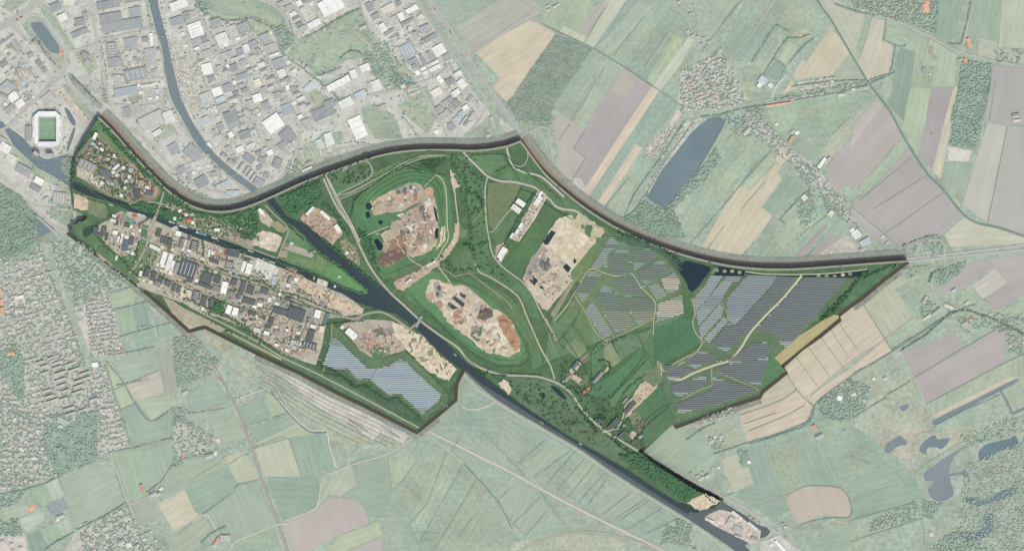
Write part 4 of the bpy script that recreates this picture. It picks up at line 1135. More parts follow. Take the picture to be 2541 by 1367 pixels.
def veil(c, out):            # things beyond the district are all bleached pale
    return tuple(c[i]*.45+(202, 205, 198)[i]*.55 for i in range(3)) if out else c
def vroof(k, out):
    c = COLS[k][0]
    if out: c = {'w': (236, 236, 231), 'd': (164, 168, 170), 'm': (188, 188, 184), 'b': (166, 176, 183), 'l': (194, 205, 208), 'c': (222, 217, 202), 'o': (222, 172, 148), 'g': (180, 200, 188)}[k]
    f = random.uniform(.95, 1.05)
    return tuple(q*f for q in c)
B = []
def warehouse(x, y, w, d, ang, code, out, fill=0):
    k = code[0]; ww, dd = w*S, d*S; h = random.uniform(7, 11) if max(w, d) > 12 else random.uniform(4, 6)
    if out: h *= .75
    A_ = w*d; nm = 'warehouse' if A_ > 330 else ('workshop' if A_ > 130 else 'outbuilding')
    if fill: nm = 'storage_hall' if A_ > 50 else nm
    X, Y = P(x, y); root = empty(nm, X, Y, gz(x, y), math.radians(ang))
    v, f = [], []; boxv(v, f, -ww/2, -dd/2, 0, ww/2, dd/2, h)
    link('wall', mesh('wall', v, f), M_WALL, veil((170, 168, 160), out), root)
    v, f = [], []; t = .8
    if k in 'om' and min(w, d) < 13 and code != 'ms':   # pitched
        r = min(ww, dd)*.22; L = ww >= dd; e = .4
        a, b = (ww/2+e, dd/2+e)
        if L: v = [(-a, -b, h), (a, -b, h), (a, b, h), (-a, b, h), (-a, 0, h+r), (a, 0, h+r)]; f = [(0, 1, 5, 4), (2, 3, 4, 5), (0, 4, 3), (1, 2, 5), (0, 3, 2, 1)]
        else: v = [(-a, -b, h), (a, -b, h), (a, b, h), (-a, b, h), (0, -b, h+r), (0, b, h+r)]; f = [(1, 2, 5, 4), (3, 0, 4, 5), (0, 1, 4), (2, 3, 5), (0, 3, 2, 1)]
    else:
        boxv(v, f, -ww/2-.1, -dd/2-.1, h+.02, ww/2+.1, dd/2+.1, h+.35)
        for a in ((-ww/2-.1, -dd/2-.1, ww/2+.1, -dd/2+t), (-ww/2-.1, dd/2-t, ww/2+.1, dd/2+.1), (-ww/2-.1, -dd/2+t, -ww/2+t, dd/2-t), (ww/2-t, -dd/2+t, ww/2+.1, dd/2-t)):
            boxv(v, f, a[0], a[1], h+.352, a[2], a[3], h+1.1)
    link('roof', mesh('roof', v, f), M_ROOF, vroof(k, out), root)
    if code.endswith('s') or (max(w, d) > 24 and k != 'o' and random.random() < .5):   # rooflights
        bright = code.endswith('s'); n = 4 if bright else random.randint(2, 4); lx = ww >= dd
        for i in range(n):
            q = (i+.5)/n-.5; v, f = [], []
            if lx: boxv(v, f, q*ww*.9-1.2, -dd*.36, h+.36, q*ww*.9+1.2, dd*.36, h+1.0)
            else: boxv(v, f, -ww*.36, q*dd*.9-1.2, h+.36, ww*.36, q*dd*.9+1.2, h+1.0)
            link('rooflight', mesh('rooflight', v, f), M_PLAIN, ((232, 233, 230) if k != 'w' else (205, 208, 208)) if bright else tuple(min(250, c*1.16) if k != 'w' else c*.92 for c in vroof(k, out)), root)
    if max(w, d) > 16:                                  # roof plant
        for i in range(random.randint(1, 3)):
            px, py = random.uniform(-.4, .4)*ww*.85, random.uniform(-.4, .4)*dd*.85; v, f = [], []
            boxv(v, f, px-1.6, py-1.3, h+.4, px+1.6, py+1.3, h+2.6+.1*i)
            link('roof_unit', mesh('roof_unit', v, f), M_PLAIN, veil((150, 152, 152), out), root)
    reg = min(REG, key=lambda r: (r[0]-x)**2+(r[1]-y)**2)[2]
    asp = max(w, d)/min(w, d)
    B.append([root, COLS[k][1], 'long ' if asp > 2.4 else '', reg, x, y, w*d, code.endswith('s')])
for src, out in (('''269,12,57,20,10,d;330,0,37,12,10,d;275,45,55,24,10,d;335,31,30,25,10,d;304,64,100,26,10,d;138,19,24,20,25,d;156,44,22,18,25,w;198,55,24,18,8,d;198,82,42,14,22,d;171,7,28,14,5,c;212,42,12,20,5,d;210,138,18,14,-35,d;218,156,16,13,-35,m;277,122,24,32,5,ds;324,110,31,32,8,d;360,99,14,12,0,d;376,98,8,30,5,w;373,141,26,40,8,m;285,155,34,24,8,d;336,185,56,28,12,ds;293,199,16,26,8,m;313,227,58,20,10,b;367,213,36,8,10,w;317,278,16,24,18,d;340,268,18,24,25,m;375,300,58,34,26,m;419,291,24,30,20,w;362,318,26,5,-60,w;390,330,24,12,30,w;75,138,14,12,30,d;97,158,14,16,30,d;110,174,12,14,30,d;9,160,20,14,38,d;13,211,26,12,40,b;33,241,24,20,38,w;50,258,22,18,38,w;24,272,22,16,38,m;20,101,40,12,35,m;40,112,12,30,35,m;118,244,34,22,40,m;59,423,38,22,-28,d;88,467,26,14,-28,d;97,449,24,16,-28,w;147,492,31,30,-8,ms;13,368,28,22,-30,w;28,394,28,20,-30,c;6,352,20,20,-30,m;10,240,22,12,-30,m
444,13,44,22,20,w;439,52,32,18,18,d;462,40,16,20,18,d;478,35,16,14,18,m;486,75,34,36,20,ws;488,105,24,18,20,m;505,94,18,16,18,d;510,114,26,16,20,m;488,121,14,6,25,w;513,41,16,10,20,m;536,59,28,24,20,d;552,97,28,28,20,w;560,112,12,8,20,w;578,79,24,32,20,ms;605,69,30,26,22,ds;514,134,22,18,20,m;514,172,26,28,15,w;525,197,18,14,20,d;545,171,14,16,20,m;556,140,16,16,20,m;571,134,14,16,20,m;596,130,20,18,20,d;591,144,38,7,20,l;611,121,16,20,18,w;628,112,20,20,20,d;581,169,18,18,20,d;602,156,18,14,20,m;657,96,28,24,20,ds;672,121,30,22,20,m;681,137,26,8,20,w;692,158,28,26,20,d;699,182,18,18,20,w;729,178,18,10,38,w;648,162,18,12,20,w;604,189,40,14,20,d;599,214,20,12,20,ds;607,225,18,10,20,d;539,228,24,22,20,w;565,219,22,20,20,d;513,244,30,30,20,ms;547,247,24,12,20,l;554,268,30,20,20,m;535,272,6,18,20,w;578,248,24,12,20,m;622,258,20,18,20,m;639,244,22,20,18,w;661,264,22,20,-65,d;711,272,24,26,20,b;747,246,20,10,25,w;729,257,12,8,25,w;767,217,28,14,42,l;688,237,18,16,20,m;727,222,16,12,20,d;736,234,16,10,20,m;671,197,20,12,20,m;702,204,14,12,20,m;714,218,10,12,20,w;802,280,56,28,24,d;818,258,20,26,-66,d;574,290,34,28,20,d;697,11,20,14,20,ds;716,21,20,14,28,m;727,36,18,10,28,w;743,9,14,14,28,w;756,4,16,8,28,d;749,21,12,12,28,m;822,14,58,40,28,w;773,11,12,10,28,w;780,60,34,16,28,w;736,49,18,12,28,m;743,61,18,10,28,d;751,73,20,14,28,m;840,208,62,16,28,w;765,171,14,12,-40,m;576,271,14,10,20,m;612,280,18,14,-30,m;497,155,14,10,20,m;560,178,16,12,20,m;626,140,14,10,20,m;640,130,10,18,20,m;620,175,14,10,22,m;655,178,16,12,20,m;640,205,16,16,20,c;585,232,16,9,20,d;655,225,12,16,20,m;672,217,14,10,20,m;700,232,12,12,20,m;715,200,12,14,30,m;748,262,20,10,20,m;765,262,14,10,20,m
917,18,18,22,28,d;932,42,20,14,28,d;934,9,16,14,28,m;963,22,34,18,28,c;989,9,14,12,28,d;1022,24,30,13,30,w;996,42,14,20,28,w;950,70,16,22,28,w;980,50,14,20,28,m;1044,44,18,14,40,c;1055,72,26,18,22,ds;1011,55,36,8,28,d;965,81,26,8,28,d;1033,88,12,18,28,m;1064,97,42,12,28,d;1011,125,34,34,28,bs;1090,125,28,26,28,ws;1068,140,12,26,28,d;1048,148,10,28,28,d;1034,156,10,28,28,d;1108,143,20,16,28,d;1020,154,16,12,28,d;1029,165,16,11,28,d;1075,158,30,8,28,w;1079,170,28,10,28,w;1051,171,14,9,28,w;1056,181,14,9,28,w;1036,181,11,12,28,w;934,213,22,26,20,w;906,169,24,18,20,w;877,184,16,20,20,w;864,192,14,16,28,d;895,236,28,18,25,l;859,256,34,22,28,w;1147,209,18,24,40,w;1136,184,22,11,35,w;1092,198,12,20,38,w;1159,226,18,16,35,m;1132,231,20,14,35,w;1112,206,10,18,40,d;1122,200,9,16,40,d;1134,256,20,12,-40,d;1123,266,20,11,-40,d;1106,257,18,14,35,m;1090,270,16,14,38,d;1113,279,20,11,-40,m;1084,230,26,20,30,c;1115,247,14,10,35,d;1099,289,20,16,30,m;1147,283,18,14,35,l;1134,296,18,12,35,l;1169,288,9,24,-38,m;1158,305,8,18,-38,d;1150,300,6,30,-38,m;1155,268,16,12,35,w;1165,245,8,20,-40,d;888,317,32,54,24,w;1119,315,16,18,30,d;1222,304,8,30,20,m;1211,336,12,10,15,m;1083,328,12,11,20,w;950,268,22,14,20,m;1000,215,12,8,30,c;1012,222,9,7,30,o;1025,232,10,8,30,m;965,215,10,7,20,m;900,68,16,8,25,m;905,153,10,8,25,d
576,300,32,38,20,d;547,315,16,18,20,d;607,335,28,20,20,d;679,307,44,38,35,w;713,337,34,34,38,d;701,361,22,16,38,d;600,309,20,8,25,d;623,361,22,8,25,w;595,371,20,14,25,w;573,335,12,14,30,w;567,370,14,14,25,m;618,394,28,18,-35,d;642,381,16,10,25,d;650,399,18,13,-30,d;670,379,16,13,25,w;688,405,20,26,-25,d;644,416,14,10,25,d;556,388,16,12,-35,m;574,403,18,12,-35,m;585,395,10,8,-35,d;598,414,22,8,55,m;611,423,22,8,55,m;619,432,22,8,55,m;628,440,22,8,55,m;642,453,24,20,-30,d;661,435,14,12,70,d;478,379,40,32,-40,d;431,370,24,26,30,d;451,423,20,18,35,d;500,451,32,24,30,d;536,431,26,12,15,ds;578,480,32,13,0,l;555,460,34,16,25,l;793,357,16,22,20,l;817,346,20,32,20,w;750,385,8,28,15,m;762,420,26,5,25,w;762,310,18,30,22,m;765,405,16,8,25,m;510,297,18,14,25,l;660,392,12,12,25,m;470,435,10,12,25,m;467,443,10,8,20,d;745,290,14,10,30,w;605,297,20,16,25,m;627,325,16,12,30,m;533,330,8,16,20,m;520,360,16,8,-45,w;540,420,16,10,-25,m
2297,22,16,22,5,o;2300,6,12,10,10,o;2404,108,10,26,15,o;2395,151,8,12,10,o;2383,148,9,7,10,m;2292,176,8,14,5,d;2308,185,4,4,0,w;2520,288,18,12,10,m;2523,300,18,6,5,w;2125,582,20,20,35,w;2147,602,26,18,30,l;2140,618,18,10,30,m;2115,572,12,10,30,w;2200,603,12,6,40,m;2190,588,8,5,40,w;2395,806,18,14,25,m;2407,793,7,7,20,o;2294,744,7,20,-30,m;2323,773,26,8,40,m;2300,788,22,7,35,c;2354,761,24,8,-24,c;2366,722,14,8,35,l;2400,752,14,7,40,c;2040,405,30,10,52,w;2052,400,24,6,52,m;1996,491,14,14,40,c;2062,530,16,12,45,c;1853,326,24,10,45,m;1966,327,12,8,40,m;1962,346,7,18,-32,o;1978,330,10,8,30,w;1927,309,8,6,20,w;1917,261,36,5,8,o;1945,257,28,5,8,o;1965,247,12,4,8,o;2088,237,18,7,5,c;2065,204,8,8,5,c;1893,200,20,18,-35,l;1912,212,12,10,-35,w;1886,210,10,16,-35,w;2084,988,12,12,-20,w;2033,1082,20,10,25,m;2022,1060,8,14,35,o;1766,1091,16,7,-40,m;1774,1084,8,5,40,w;1788,1085,8,12,-20,m;1766,1094,14,8,25,m;1812,1293,14,24,-30,m;1830,1314,24,18,-28,m;1829,1278,32,7,-38,w;1761,1291,24,6,-22,w;1867,1304,28,7,-38,w;1871,1337,16,12,-35,m;1832,1330,18,6,-20,m;1935,1353,34,8,-48,w;1914,1352,10,8,30,w;1950,1332,10,8,-30,d;1858,1146,9,8,0,w;1754,1181,14,8,35,m;1783,1160,8,6,20,w;1768,1161,6,6,20,m;519,1131,20,12,15,m;535,1124,8,12,-20,w;538,1341,8,20,-35,o;559,1335,26,16,0,m;532,1352,12,6,20,m;353,1210,8,18,20,o;380,1226,18,10,30,m;400,1213,10,7,30,w;391,1226,16,8,30,m;149,1281,20,8,20,m;143,1290,10,5,20,w;3,750,9,14,5,o;4,770,10,14,5,o;0,724,6,16,5,o;40,745,8,22,10,c;58,742,8,22,10,c;49,738,16,8,10,w;47,770,20,12,0,m;28,876,18,10,0,o;236,905,16,12,5,w;190,760,10,10,0,m;200,773,10,10,0,m;458,973,14,8,30,m;455,1128,6,10,20,o;494,1104,8,14,0,m;541,1092,10,10,20,c;216,1015,14,14,45,m;155,1045,26,14,-25,m;182,1035,12,16,0,m;320,1352,14,12,20,w;300,1345,18,12,30,m;95,1058,14,8,0,m;55,1118,9,6,10,w;85,1137,14,6,0,w;15,1120,14,6,0,m;340,1353,14,8,30,m;2168,940,8,8,30,c;2196,938,10,8,30,m;2118,979,12,8,20,c;2311,1325,10,10,0,c
''', 1), ('''444,580,14,12,-15,w;423,602,10,20,-15,d;453,604,12,24,-15,m;459,606,6,22,-15,w;472,589,8,16,-15,d;484,610,18,24,-15,ds;467,668,42,42,-18,ds;473,695,14,12,-18,d;514,690,28,26,-18,d;510,709,34,9,-22,d;541,694,16,18,-18,d;539,716,20,14,-18,m;558,714,15,30,-12,w;582,700,14,16,-18,d;604,712,12,30,-16,d;622,720,18,20,-18,d;574,729,16,14,-18,m;594,735,12,14,-18,d;639,729,10,10,-18,m;658,722,18,16,-18,d;618,747,34,14,-16,d;598,740,9,14,-18,c;580,627,32,20,-10,d;532,648,24,9,-20,d;571,657,18,18,-12,ds;530,628,9,9,-15,w;521,626,6,14,-15,w;619,667,14,26,-14,w;607,657,10,18,-14,w;614,644,10,8,-14,d;626,650,12,7,-14,l;681,696,10,22,-12,l;688,670,4,10,-12,w;721,694,8,16,-18,ds;736,694,9,9,-15,w;488,733,18,22,-15,ds;507,747,14,24,-14,d;527,751,12,22,-15,d;505,766,6,8,-15,w;569,768,13,22,-18,w;585,773,14,20,-18,w;560,782,16,10,-18,d;610,773,12,12,-18,m;626,777,16,10,-18,d;649,747,15,9,-15,m;646,756,14,8,-12,w;670,744,9,12,-10,w;716,742,15,10,-18,d;699,773,42,16,-15,d;736,779,42,30,-18,d;674,797,12,17,-15,d;789,779,15,20,-15,w;810,790,9,28,-18,b;778,810,14,9,-15,w;799,817,12,16,-15,c;771,834,16,34,-16,d;768,856,36,16,-18,ds;639,819,18,10,-15,ws;663,826,14,9,-15,w;729,848,14,9,-15,l;666,811,14,7,-10,d;656,788,8,9,-15,d;433,714,9,18,-18,d;445,718,10,18,-18,b;408,641,12,34,-18,w;422,650,12,42,-18,w;428,664,8,36,-18,w;440,661,12,20,-18,m;239,573,13,20,-12,d;259,574,12,22,-15,d;267,589,6,18,-15,d;288,578,13,11,-10,w;314,608,14,28,-14,b;328,598,11,20,-12,d;296,593,5,14,-15,w;303,597,5,14,-15,w;291,640,5,12,-15,w;413,597,26,17,-14,d;395,578,12,20,-14,d;316,560,12,8,-12,d;386,615,28,9,-25,w;367,676,12,24,-16,d;382,685,14,20,-16,d;400,694,14,14,-18,d;418,703,14,13,-18,d;351,679,8,14,-15,w;359,696,5,7,-15,w;375,700,9,9,-15,c;390,702,10,12,-15,m
219,412,46,22,-25,ms;264,429,28,11,-25,b;238,339,8,18,-25,w;342,480,16,20,-5,d;349,458,6,20,-12,ms;331,464,12,10,-12,d;373,480,18,12,-12,d;283,403,12,12,-20,m;290,416,20,7,40,w;296,423,18,8,40,m;327,423,12,9,-10,l;323,440,8,10,-15,w;316,450,8,7,-15,w;312,467,7,7,-15,w;303,486,9,8,-15,w;250,388,8,8,10,m;262,395,9,6,30,m;285,388,6,9,0,c;304,435,9,12,-20,m;271,384,7,7,0,m
285,537,10,8,-15,w;283,548,14,8,-15,w;312,536,6,14,-15,g;318,545,5,12,-15,g;324,549,5,10,-15,g;331,551,5,12,-15,g;336,537,10,6,-15,o;317,559,13,10,-10,d;329,563,8,8,-15,w;292,554,8,9,-15,d;298,540,6,10,-15,o;304,551,6,10,-15,m;349,572,6,8,-10,w;472,547,13,10,-8,o;480,553,8,8,-8,w;464,533,8,8,0,w;479,533,8,8,0,l;435,543,9,9,0,w;449,524,10,8,10,w;540,571,14,8,0,w
873,828,30,17,-42,w;850,812,8,8,-30,w;1246,628,30,14,60,w;1015,698,18,6,38,w;1071,654,24,6,30,w;862,628,8,8,-30,w;850,616,6,6,0,g;771,524,26,8,45,w;808,535,30,8,-42,w;839,568,22,11,-58,w;649,525,16,9,-45,w;655,532,14,5,-55,w;1292,504,24,13,-35,w;1281,519,26,14,-35,w;1335,499,26,12,55,w;1341,482,14,7,55,w;1344,490,8,8,55,m;1292,560,16,6,58,w;1282,577,18,7,58,w;1270,585,14,6,58,w;1298,540,8,6,58,m;1242,644,10,6,60,w
1427,905,26,8,50,b;1409,937,24,8,45,m;1484,935,34,9,48,m;1459,962,8,8,30,o;1450,971,8,8,30,o;1455,965,8,5,60,d;1563,1010,38,10,48,d;1521,1049,38,8,47,d;1490,1043,14,9,-30,d;1550,992,18,5,45,m;1543,1076,22,7,40,d;1589,1082,12,8,35,m;1573,1094,18,6,42,d;1530,1062,10,6,40,m;1548,1054,8,6,30,m;832,711,5,5,20,w;843,687,5,5,0,w;713,612,9,5,-20,m;725,604,8,5,-20,w;770,627,9,7,20,m;780,624,7,5,20,m
''', 0)):
    for q in src.replace('\n', ';').split(';'):
        if q:
            a = q.split(','); warehouse(*[float(z) for z in a[:5]], a[5], out)
# smaller roofs filling the plots between the large ones
FILL = [('260,560 340,570 430,590 560,640 700,700 690,870 600,800 500,745 350,690', 0, -16, 13, 11), ('720,690 780,740 790,880 700,870 700,760', 0, -16, 14, 12), ('200,390 240,345 330,430 390,470 340,500 262,480', 0, -30, 13, 12),
        ('410,520 500,560 600,600 560,600 430,550', 0, -20, 12, 10), ('430,10 700,0 750,250 690,420 560,400 500,270', 1, 20, 16, 14), ('240,20 385,20 400,180 440,290 300,290 270,180', 1, 8, 20, 17),
        ('760,0 880,0 1040,20 1180,250 1120,330 1050,230 960,100 880,20', 1, 28, 17, 14), ('0,110 60,130 110,200 70,270 0,260', 1, 38, 17, 15), ('440,370 520,400 620,480 520,500', 1, -32, 20, 16)]
for pp, out, ang, gx, gy in FILL:
    poly = pts(pp); cx = sum(q[0] for q in poly)/len(poly); cy = sum(q[1] for q in poly)/len(poly); an = math.radians(ang); R = max(math.dist((cx, cy), q) for q in poly); done = [(b[4], b[5], math.sqrt(b[6])*.55) for b in B]
    for i in range(-int(R/gx)-1, int(R/gx)+2):
        for j in range(-int(R/gy)-1, int(R/gy)+2):
            lx, ly = i*gx+random.uniform(-2, 2), j*gy+random.uniform(-2, 2); x = cx+lx*math.cos(an)+ly*math.sin(an); y = cy-lx*math.sin(an)+ly*math.cos(an)
            w_, d_ = random.uniform(6, 12), random.uniform(5, 9)
            if not inside(x, y, poly) or random.random() < .35: continue
            if any(math.hypot(x-a, y-b) < c+max(w_, d_)*.55 for a, b, c in done): continue

            if any(abs(x-a) < 5 and abs(y-b) < 5 for a, b in ROADP): continue
            if GT(x, y) not in ('p', 'd'): continue
            warehouse(x, y, w_, d_, ang, random.choice('wmmmddcllmw' if out else 'wwwmmmccld'), out, 1); done.append((x, y, max(w_, d_)*.5))
ORD = ['first', 'second', 'third', 'fourth', 'fifth', 'sixth', 'seventh', 'eighth', 'ninth', 'tenth', 'eleventh', 'twelfth', 'thirteenth', 'fourteenth', 'fifteenth', 'sixteenth']
bk = {}
for b in B: bk.setdefault((b[1], b[2], b[3]), []).append(b)
sp = []
for (c, l, reg), g in bk.items():
    if len(g) > 6:
        g.sort(key=lambda b: b[5]); n3 = 2 if len(g) < 15 else 3
        for k_ in range(n3): sp.append((('upper', 'lower') if n3 == 2 else ('upper', 'middle', 'lower'))[k_]), sp.append((c, l, reg, g[k_*len(g)//n3:(k_+1)*len(g)//n3]))
    else: sp.append(''); sp.append((c, l, reg, g))
for half, (c, l, reg, g) in zip(sp[::2], sp[1::2]):
    l = (half+' '+l) if half else l
    g.sort(key=lambda b: b[4])
    for i, b in enumerate(g):
        kind = 'hall' if b[6] > 250 else ('shed' if b[6] > 70 else 'small building')
        rl = ' with white rooflights' if b[7] else ''
        if len(g) == 1: t = f'{l}{c} roofed {kind}{rl} {reg}'
        elif len(g) == 2: t = f'{"left" if i == 0 else "right"} one of two {l}{c} roofed buildings {reg}'
        else:
            pos = 'leftmost' if i == 0 else ('rightmost' if i == len(g)-1 else f'{ORD[i]} from the left')
            t = f'{pos} of the {l}{c} roofed buildings {reg}'
        nm = b[0].name.split('.')[0]
        tag(b[0], ' '.join(t.split()[:16]), nm.replace('_', ' '), {'warehouse': 'large halls of the estates', 'workshop': 'mid-sized workshops', 'outbuilding': 'small outbuildings', 'storage_hall': 'modest storage halls between the larger roofs'}[nm])

# ------------------------------------------------------------------ the stadium
SX, SY = P(118, 321)
st = empty('stadium', SX, SY, 0); tag(st, 'white octagonal football stadium with open roof round a green pitch', 'stadium')
def octa(a, b, c): return [(-a+c, -b), (a-c, -b), (a, -b+c), (a, b-c), (a-c, b), (-a+c, b), (-a, b-c), (-a, -b+c)]
def ring(name, o1, z1, o2, z2, m, col, thick=0):
    v = [q+(z1,) for q in o1]+[q+(z2,) for q in o2]; n = 8
    f = [(i, (i+1) % n, (i+1) % n+n, i+n) for i in range(n)]
    if thick:
        v += [(q[0], q[1], q[2]-thick) for q in v]; f += [(i+2*n, i+3*n, (i+1) % n+3*n, (i+1) % n+2*n) for i in range(n)]
        f += [(i, i+2*n, (i+1) % n+2*n, (i+1) % n) for i in range(n)]+[(i+n, (i+1) % n+n, (i+1) % n+3*n, i+3*n) for i in range(n)]
    return link(name, mesh(name, v, f), m, col, st)
ring('roof', octa(73, 88, 30), 22, octa(44, 62, 3), 20, M_ROOF, (238, 238, 234), 1.5)
ring('facade', octa(71, 86, 29), 0, octa(71, 86, 29), 20.4, M_WALL, (200, 200, 196))
ring('stand', octa(68, 83, 28), 16, octa(37, 55, 2), 2, M_PLAIN, (172, 178, 174))
v, f = [], []; boxv(v, f, -36.5, -54, .2, 36.5, 54, .8); link('pitch', mesh('pitch', v, f), M_CROP, (144, 174, 149), st)
for (x, y) in ((-66, 56), (66, 56), (-66, -56), (66, -56), (-66, 0), (66, 0)):
    v, f = [], []; boxv(v, f, x-3, y-12, 22.2, x+3, y+12, 24); link('roof_unit', mesh('roof_unit', v, f), M_PLAIN, (205, 206, 204), st)
for (x, y, w_, d_, h_, c, lab) in ((69, 330, 12, 34, 9, 'd', 'long dark grey annex along the west side of the stadium'), (125, 386, 16, 9, 40, 'm', 'grey office tower at the south entrance of the stadium'), (91, 382, 14, 10, 36, 'm', 'angled grey office tower at the south-west corner of the stadium')):
    X, Y = P(x, y); t = empty('office_building', X, Y, 0, 0 if x != 91 else -.6); tag(t, lab, 'office building')
    v, f = [], []; boxv(v, f, -w_, -d_, 0, w_, d_, h_); link('wall', mesh('wall', v, f), M_WALL, (188, 188, 184), t)
    v, f = [], []; boxv(v, f, -w_-.3, -d_-.3, h_+.01, w_+.3, d_+.3, h_+1); link('roof', mesh('roof', v, f), M_ROOF, vroof(c, 1), t)
    for i in range(3):
        v, f = [], []; boxv(v, f, -w_-.25, -d_-.25, h_*(i+.5)/3.5, w_+.25, d_+.25, h_*(i+.5)/3.5+h_*.1); link('window_band', mesh('window_band', v, f), M_WATER, (110, 125, 135), t)

# ------------------------------------------------------------------ houses
def house_mesh(w, d):
    h = 4.4 if w > 9 else 3; r = d*.24
    v, f = [], []; boxv(v, f, -w/2, -d/2, 0, w/2, d/2, h)
    a, b = w/2+.5, d/2+.5
    return (v, f), ([(-a, -b, h), (a, -b, h), (a, b, h), (-a, b, h), (-a, 0, h+r), (a, 0, h+r)], [(0, 1, 5, 4), (2, 3, 4, 5), (0, 4, 3), (1, 2, 5), (0, 3, 2, 1)])
HR = [(178, 176, 172), (158, 162, 164), (190, 186, 180), (200, 160, 142), (226, 224, 218), (160, 157, 152), (176, 176, 176)]
ZLAB = {'h': ('house', 'small family house with pitched roof in a garden plot', 'houses of the suburbs and villages'), 's': ('apartment_block', 'long flat apartment slab with grey roof in the suburb', 'apartment slabs of the suburb'), 'i': ('allotment_shed', 'small weathered shed among the allotments and yards', 'sheds among the yards')}
cand = []; ZP = []
for row in '''h -60,640 60,630 100,612 140,700 160,760 188,830 205,900 180,900 115,905 100,850 0,870 -60,870|18|11,14|9,5|.6
s 95,880 205,900 245,1020 200,1030 150,1035 120,1000 100,930|18|34,15|26,5|.8
h 60,880 95,880 120,1000 125,1050 90,1050 70,980|12|11,14|8,6|.75
h -60,930 0,925 60,1010 110,1030 110,1120 140,1180 0,1225 -60,1230|0|13,14|8,6|.6
h 120,1030 150,1035 200,1045 190,1060 110,1060|-5|16,12|11,7|.5
h 212,750 272,735 298,835 305,875 228,880|8|8,10|6,5|.85
h 228,905 258,905 318,1100 245,1130 250,1040|12|10,13|7,6|.75
h 145,620 210,605 320,700 275,718 200,755 165,720|35|16,16|4,3|.35
h 200,1305 310,1262 330,1310 300,1367 200,1400|25|17,20|11,6|.55
h 350,1300 372,1300 400,1367 430,1420 370,1420 350,1340|25|12,13|8,6|.6
h -60,1335 55,1325 75,1420 -60,1420|20|16,14|9,7|.5
h 430,1042 460,1052 540,1090 500,1125 430,1108|10|22,22|8,6|.4
h 1692,178 1735,160 1785,130 1845,258 1780,272 1702,272 1684,250|20|9,10|6,5|.6
h 1910,258 2080,228 2150,218 2140,210 2000,235|8|16,9|8,6|.45
h 2000,205 2070,192 2070,212 1988,222|8|14,9|7,5|.6
h 1850,272 1885,295 1960,358 2030,430 2100,510 2135,575 2115,560 2030,465 1950,380 1862,315|-45|12,11|8,6|.65
h 1608,365 1650,330 1685,300 1640,395|55|7,7|5,3.5|.75
h 1603,374 1628,366 1630,390 1605,397|10|7,6|5,3|.7
h 1600,480 1655,400 1712,330 1712,318 1640,405 1592,478|55|9,9|4,3|.35
h 1590,490 1600,492 1650,522 1640,528|-35|7,7|5,3|.8
h 1712,300 1755,292 1755,298 1720,318|20|9,8|4,3|.5
h 1700,1058 1826,1005 1826,1028 1770,1043|20|8,8|4.5,3.5|.7
h 1675,-20 1740,-20 1725,60 1690,70|30|14,14|8,6|.45
h 1330,0 1375,0 1390,15 1360,35 1330,25|30|13,12|8,6|.45
h 1700,80 1745,75 1765,110 1720,100|30|13,12|8,6|.4
h 1745,85 1765,90 1760,130 1735,120|30|12,12|7,5|.5
h 1685,1180 1745,1165 1760,1175 1760,1190 1700,1190|20|14,12|8,6|.5
h 2170,10 2300,40 2300,55 2200,50|15|20,16|9,7|.3
h 2330,760 2360,740 2370,760 2345,790|30|14,12|7,5|.4
h 2440,765 2475,775 2460,800|10|16,14|7,6|.4
h 2500,830 2541,830 2541,870 2510,880|10|18,14|8,6|.4
h 2110,990 2140,960 2160,960 2155,1000 2120,1010|20|14,12|7,5|.4
h 1935,1290 1965,1300 1960,1320 1935,1315|20|12,10|7,6|.5
h 2080,1050 2110,1050 2110,1070 2085,1070|10|14,10|6,5|.3
h 180,770 205,765 205,800 190,800|10|12,12|6,5|.3
i 195,388 245,345 262,360 300,400 330,430 335,455 300,450 262,425 215,405|-35|8,8|5,4|.7
i 415,505 470,530 470,550 440,545 415,525|-20|8,7|5,4|.6
i 250,525 330,545 360,565 345,590 280,565|-15|11,10|6,5|.35
'''.strip().split('\n'):
    a, ang, grid, size, pr = row.split('|'); k, pp = a.split(' ', 1); poly = pts(pp)
    gx, gy = map(float, grid.split(',')); sw, sh = map(float, size.split(',')); pr = float(pr); an = math.radians(float(ang)); ZP.append((k, poly))
    cx = sum(q[0] for q in poly)/len(poly); cy = sum(q[1] for q in poly)/len(poly); R = max(math.dist((cx, cy), q) for q in poly)
    nx, ny = int(R/gx)+1, int(R/gy)+1
    for i in range(-nx, nx+1):
        for j in range(-ny, ny+1):
            if random.random() > pr: continue
            lx, ly = i*gx+random.uniform(-.24, .24)*gx, j*gy+random.uniform(-.2, .2)*gy
            x = cx+lx*math.cos(an)+ly*math.sin(an); y = cy-lx*math.sin(an)+ly*math.cos(an)
            if inside(x, y, poly):
                cand.append((sw*random.uniform(.75, 1.2), sh*random.uniform(.85, 1.15), x, y, an+random.choice((0, 0, 0, 1.5708)) if k != 's' else an, k))
def blk(k):
    return [c for c in cand if c[5] == k]
LAYOUT = {}
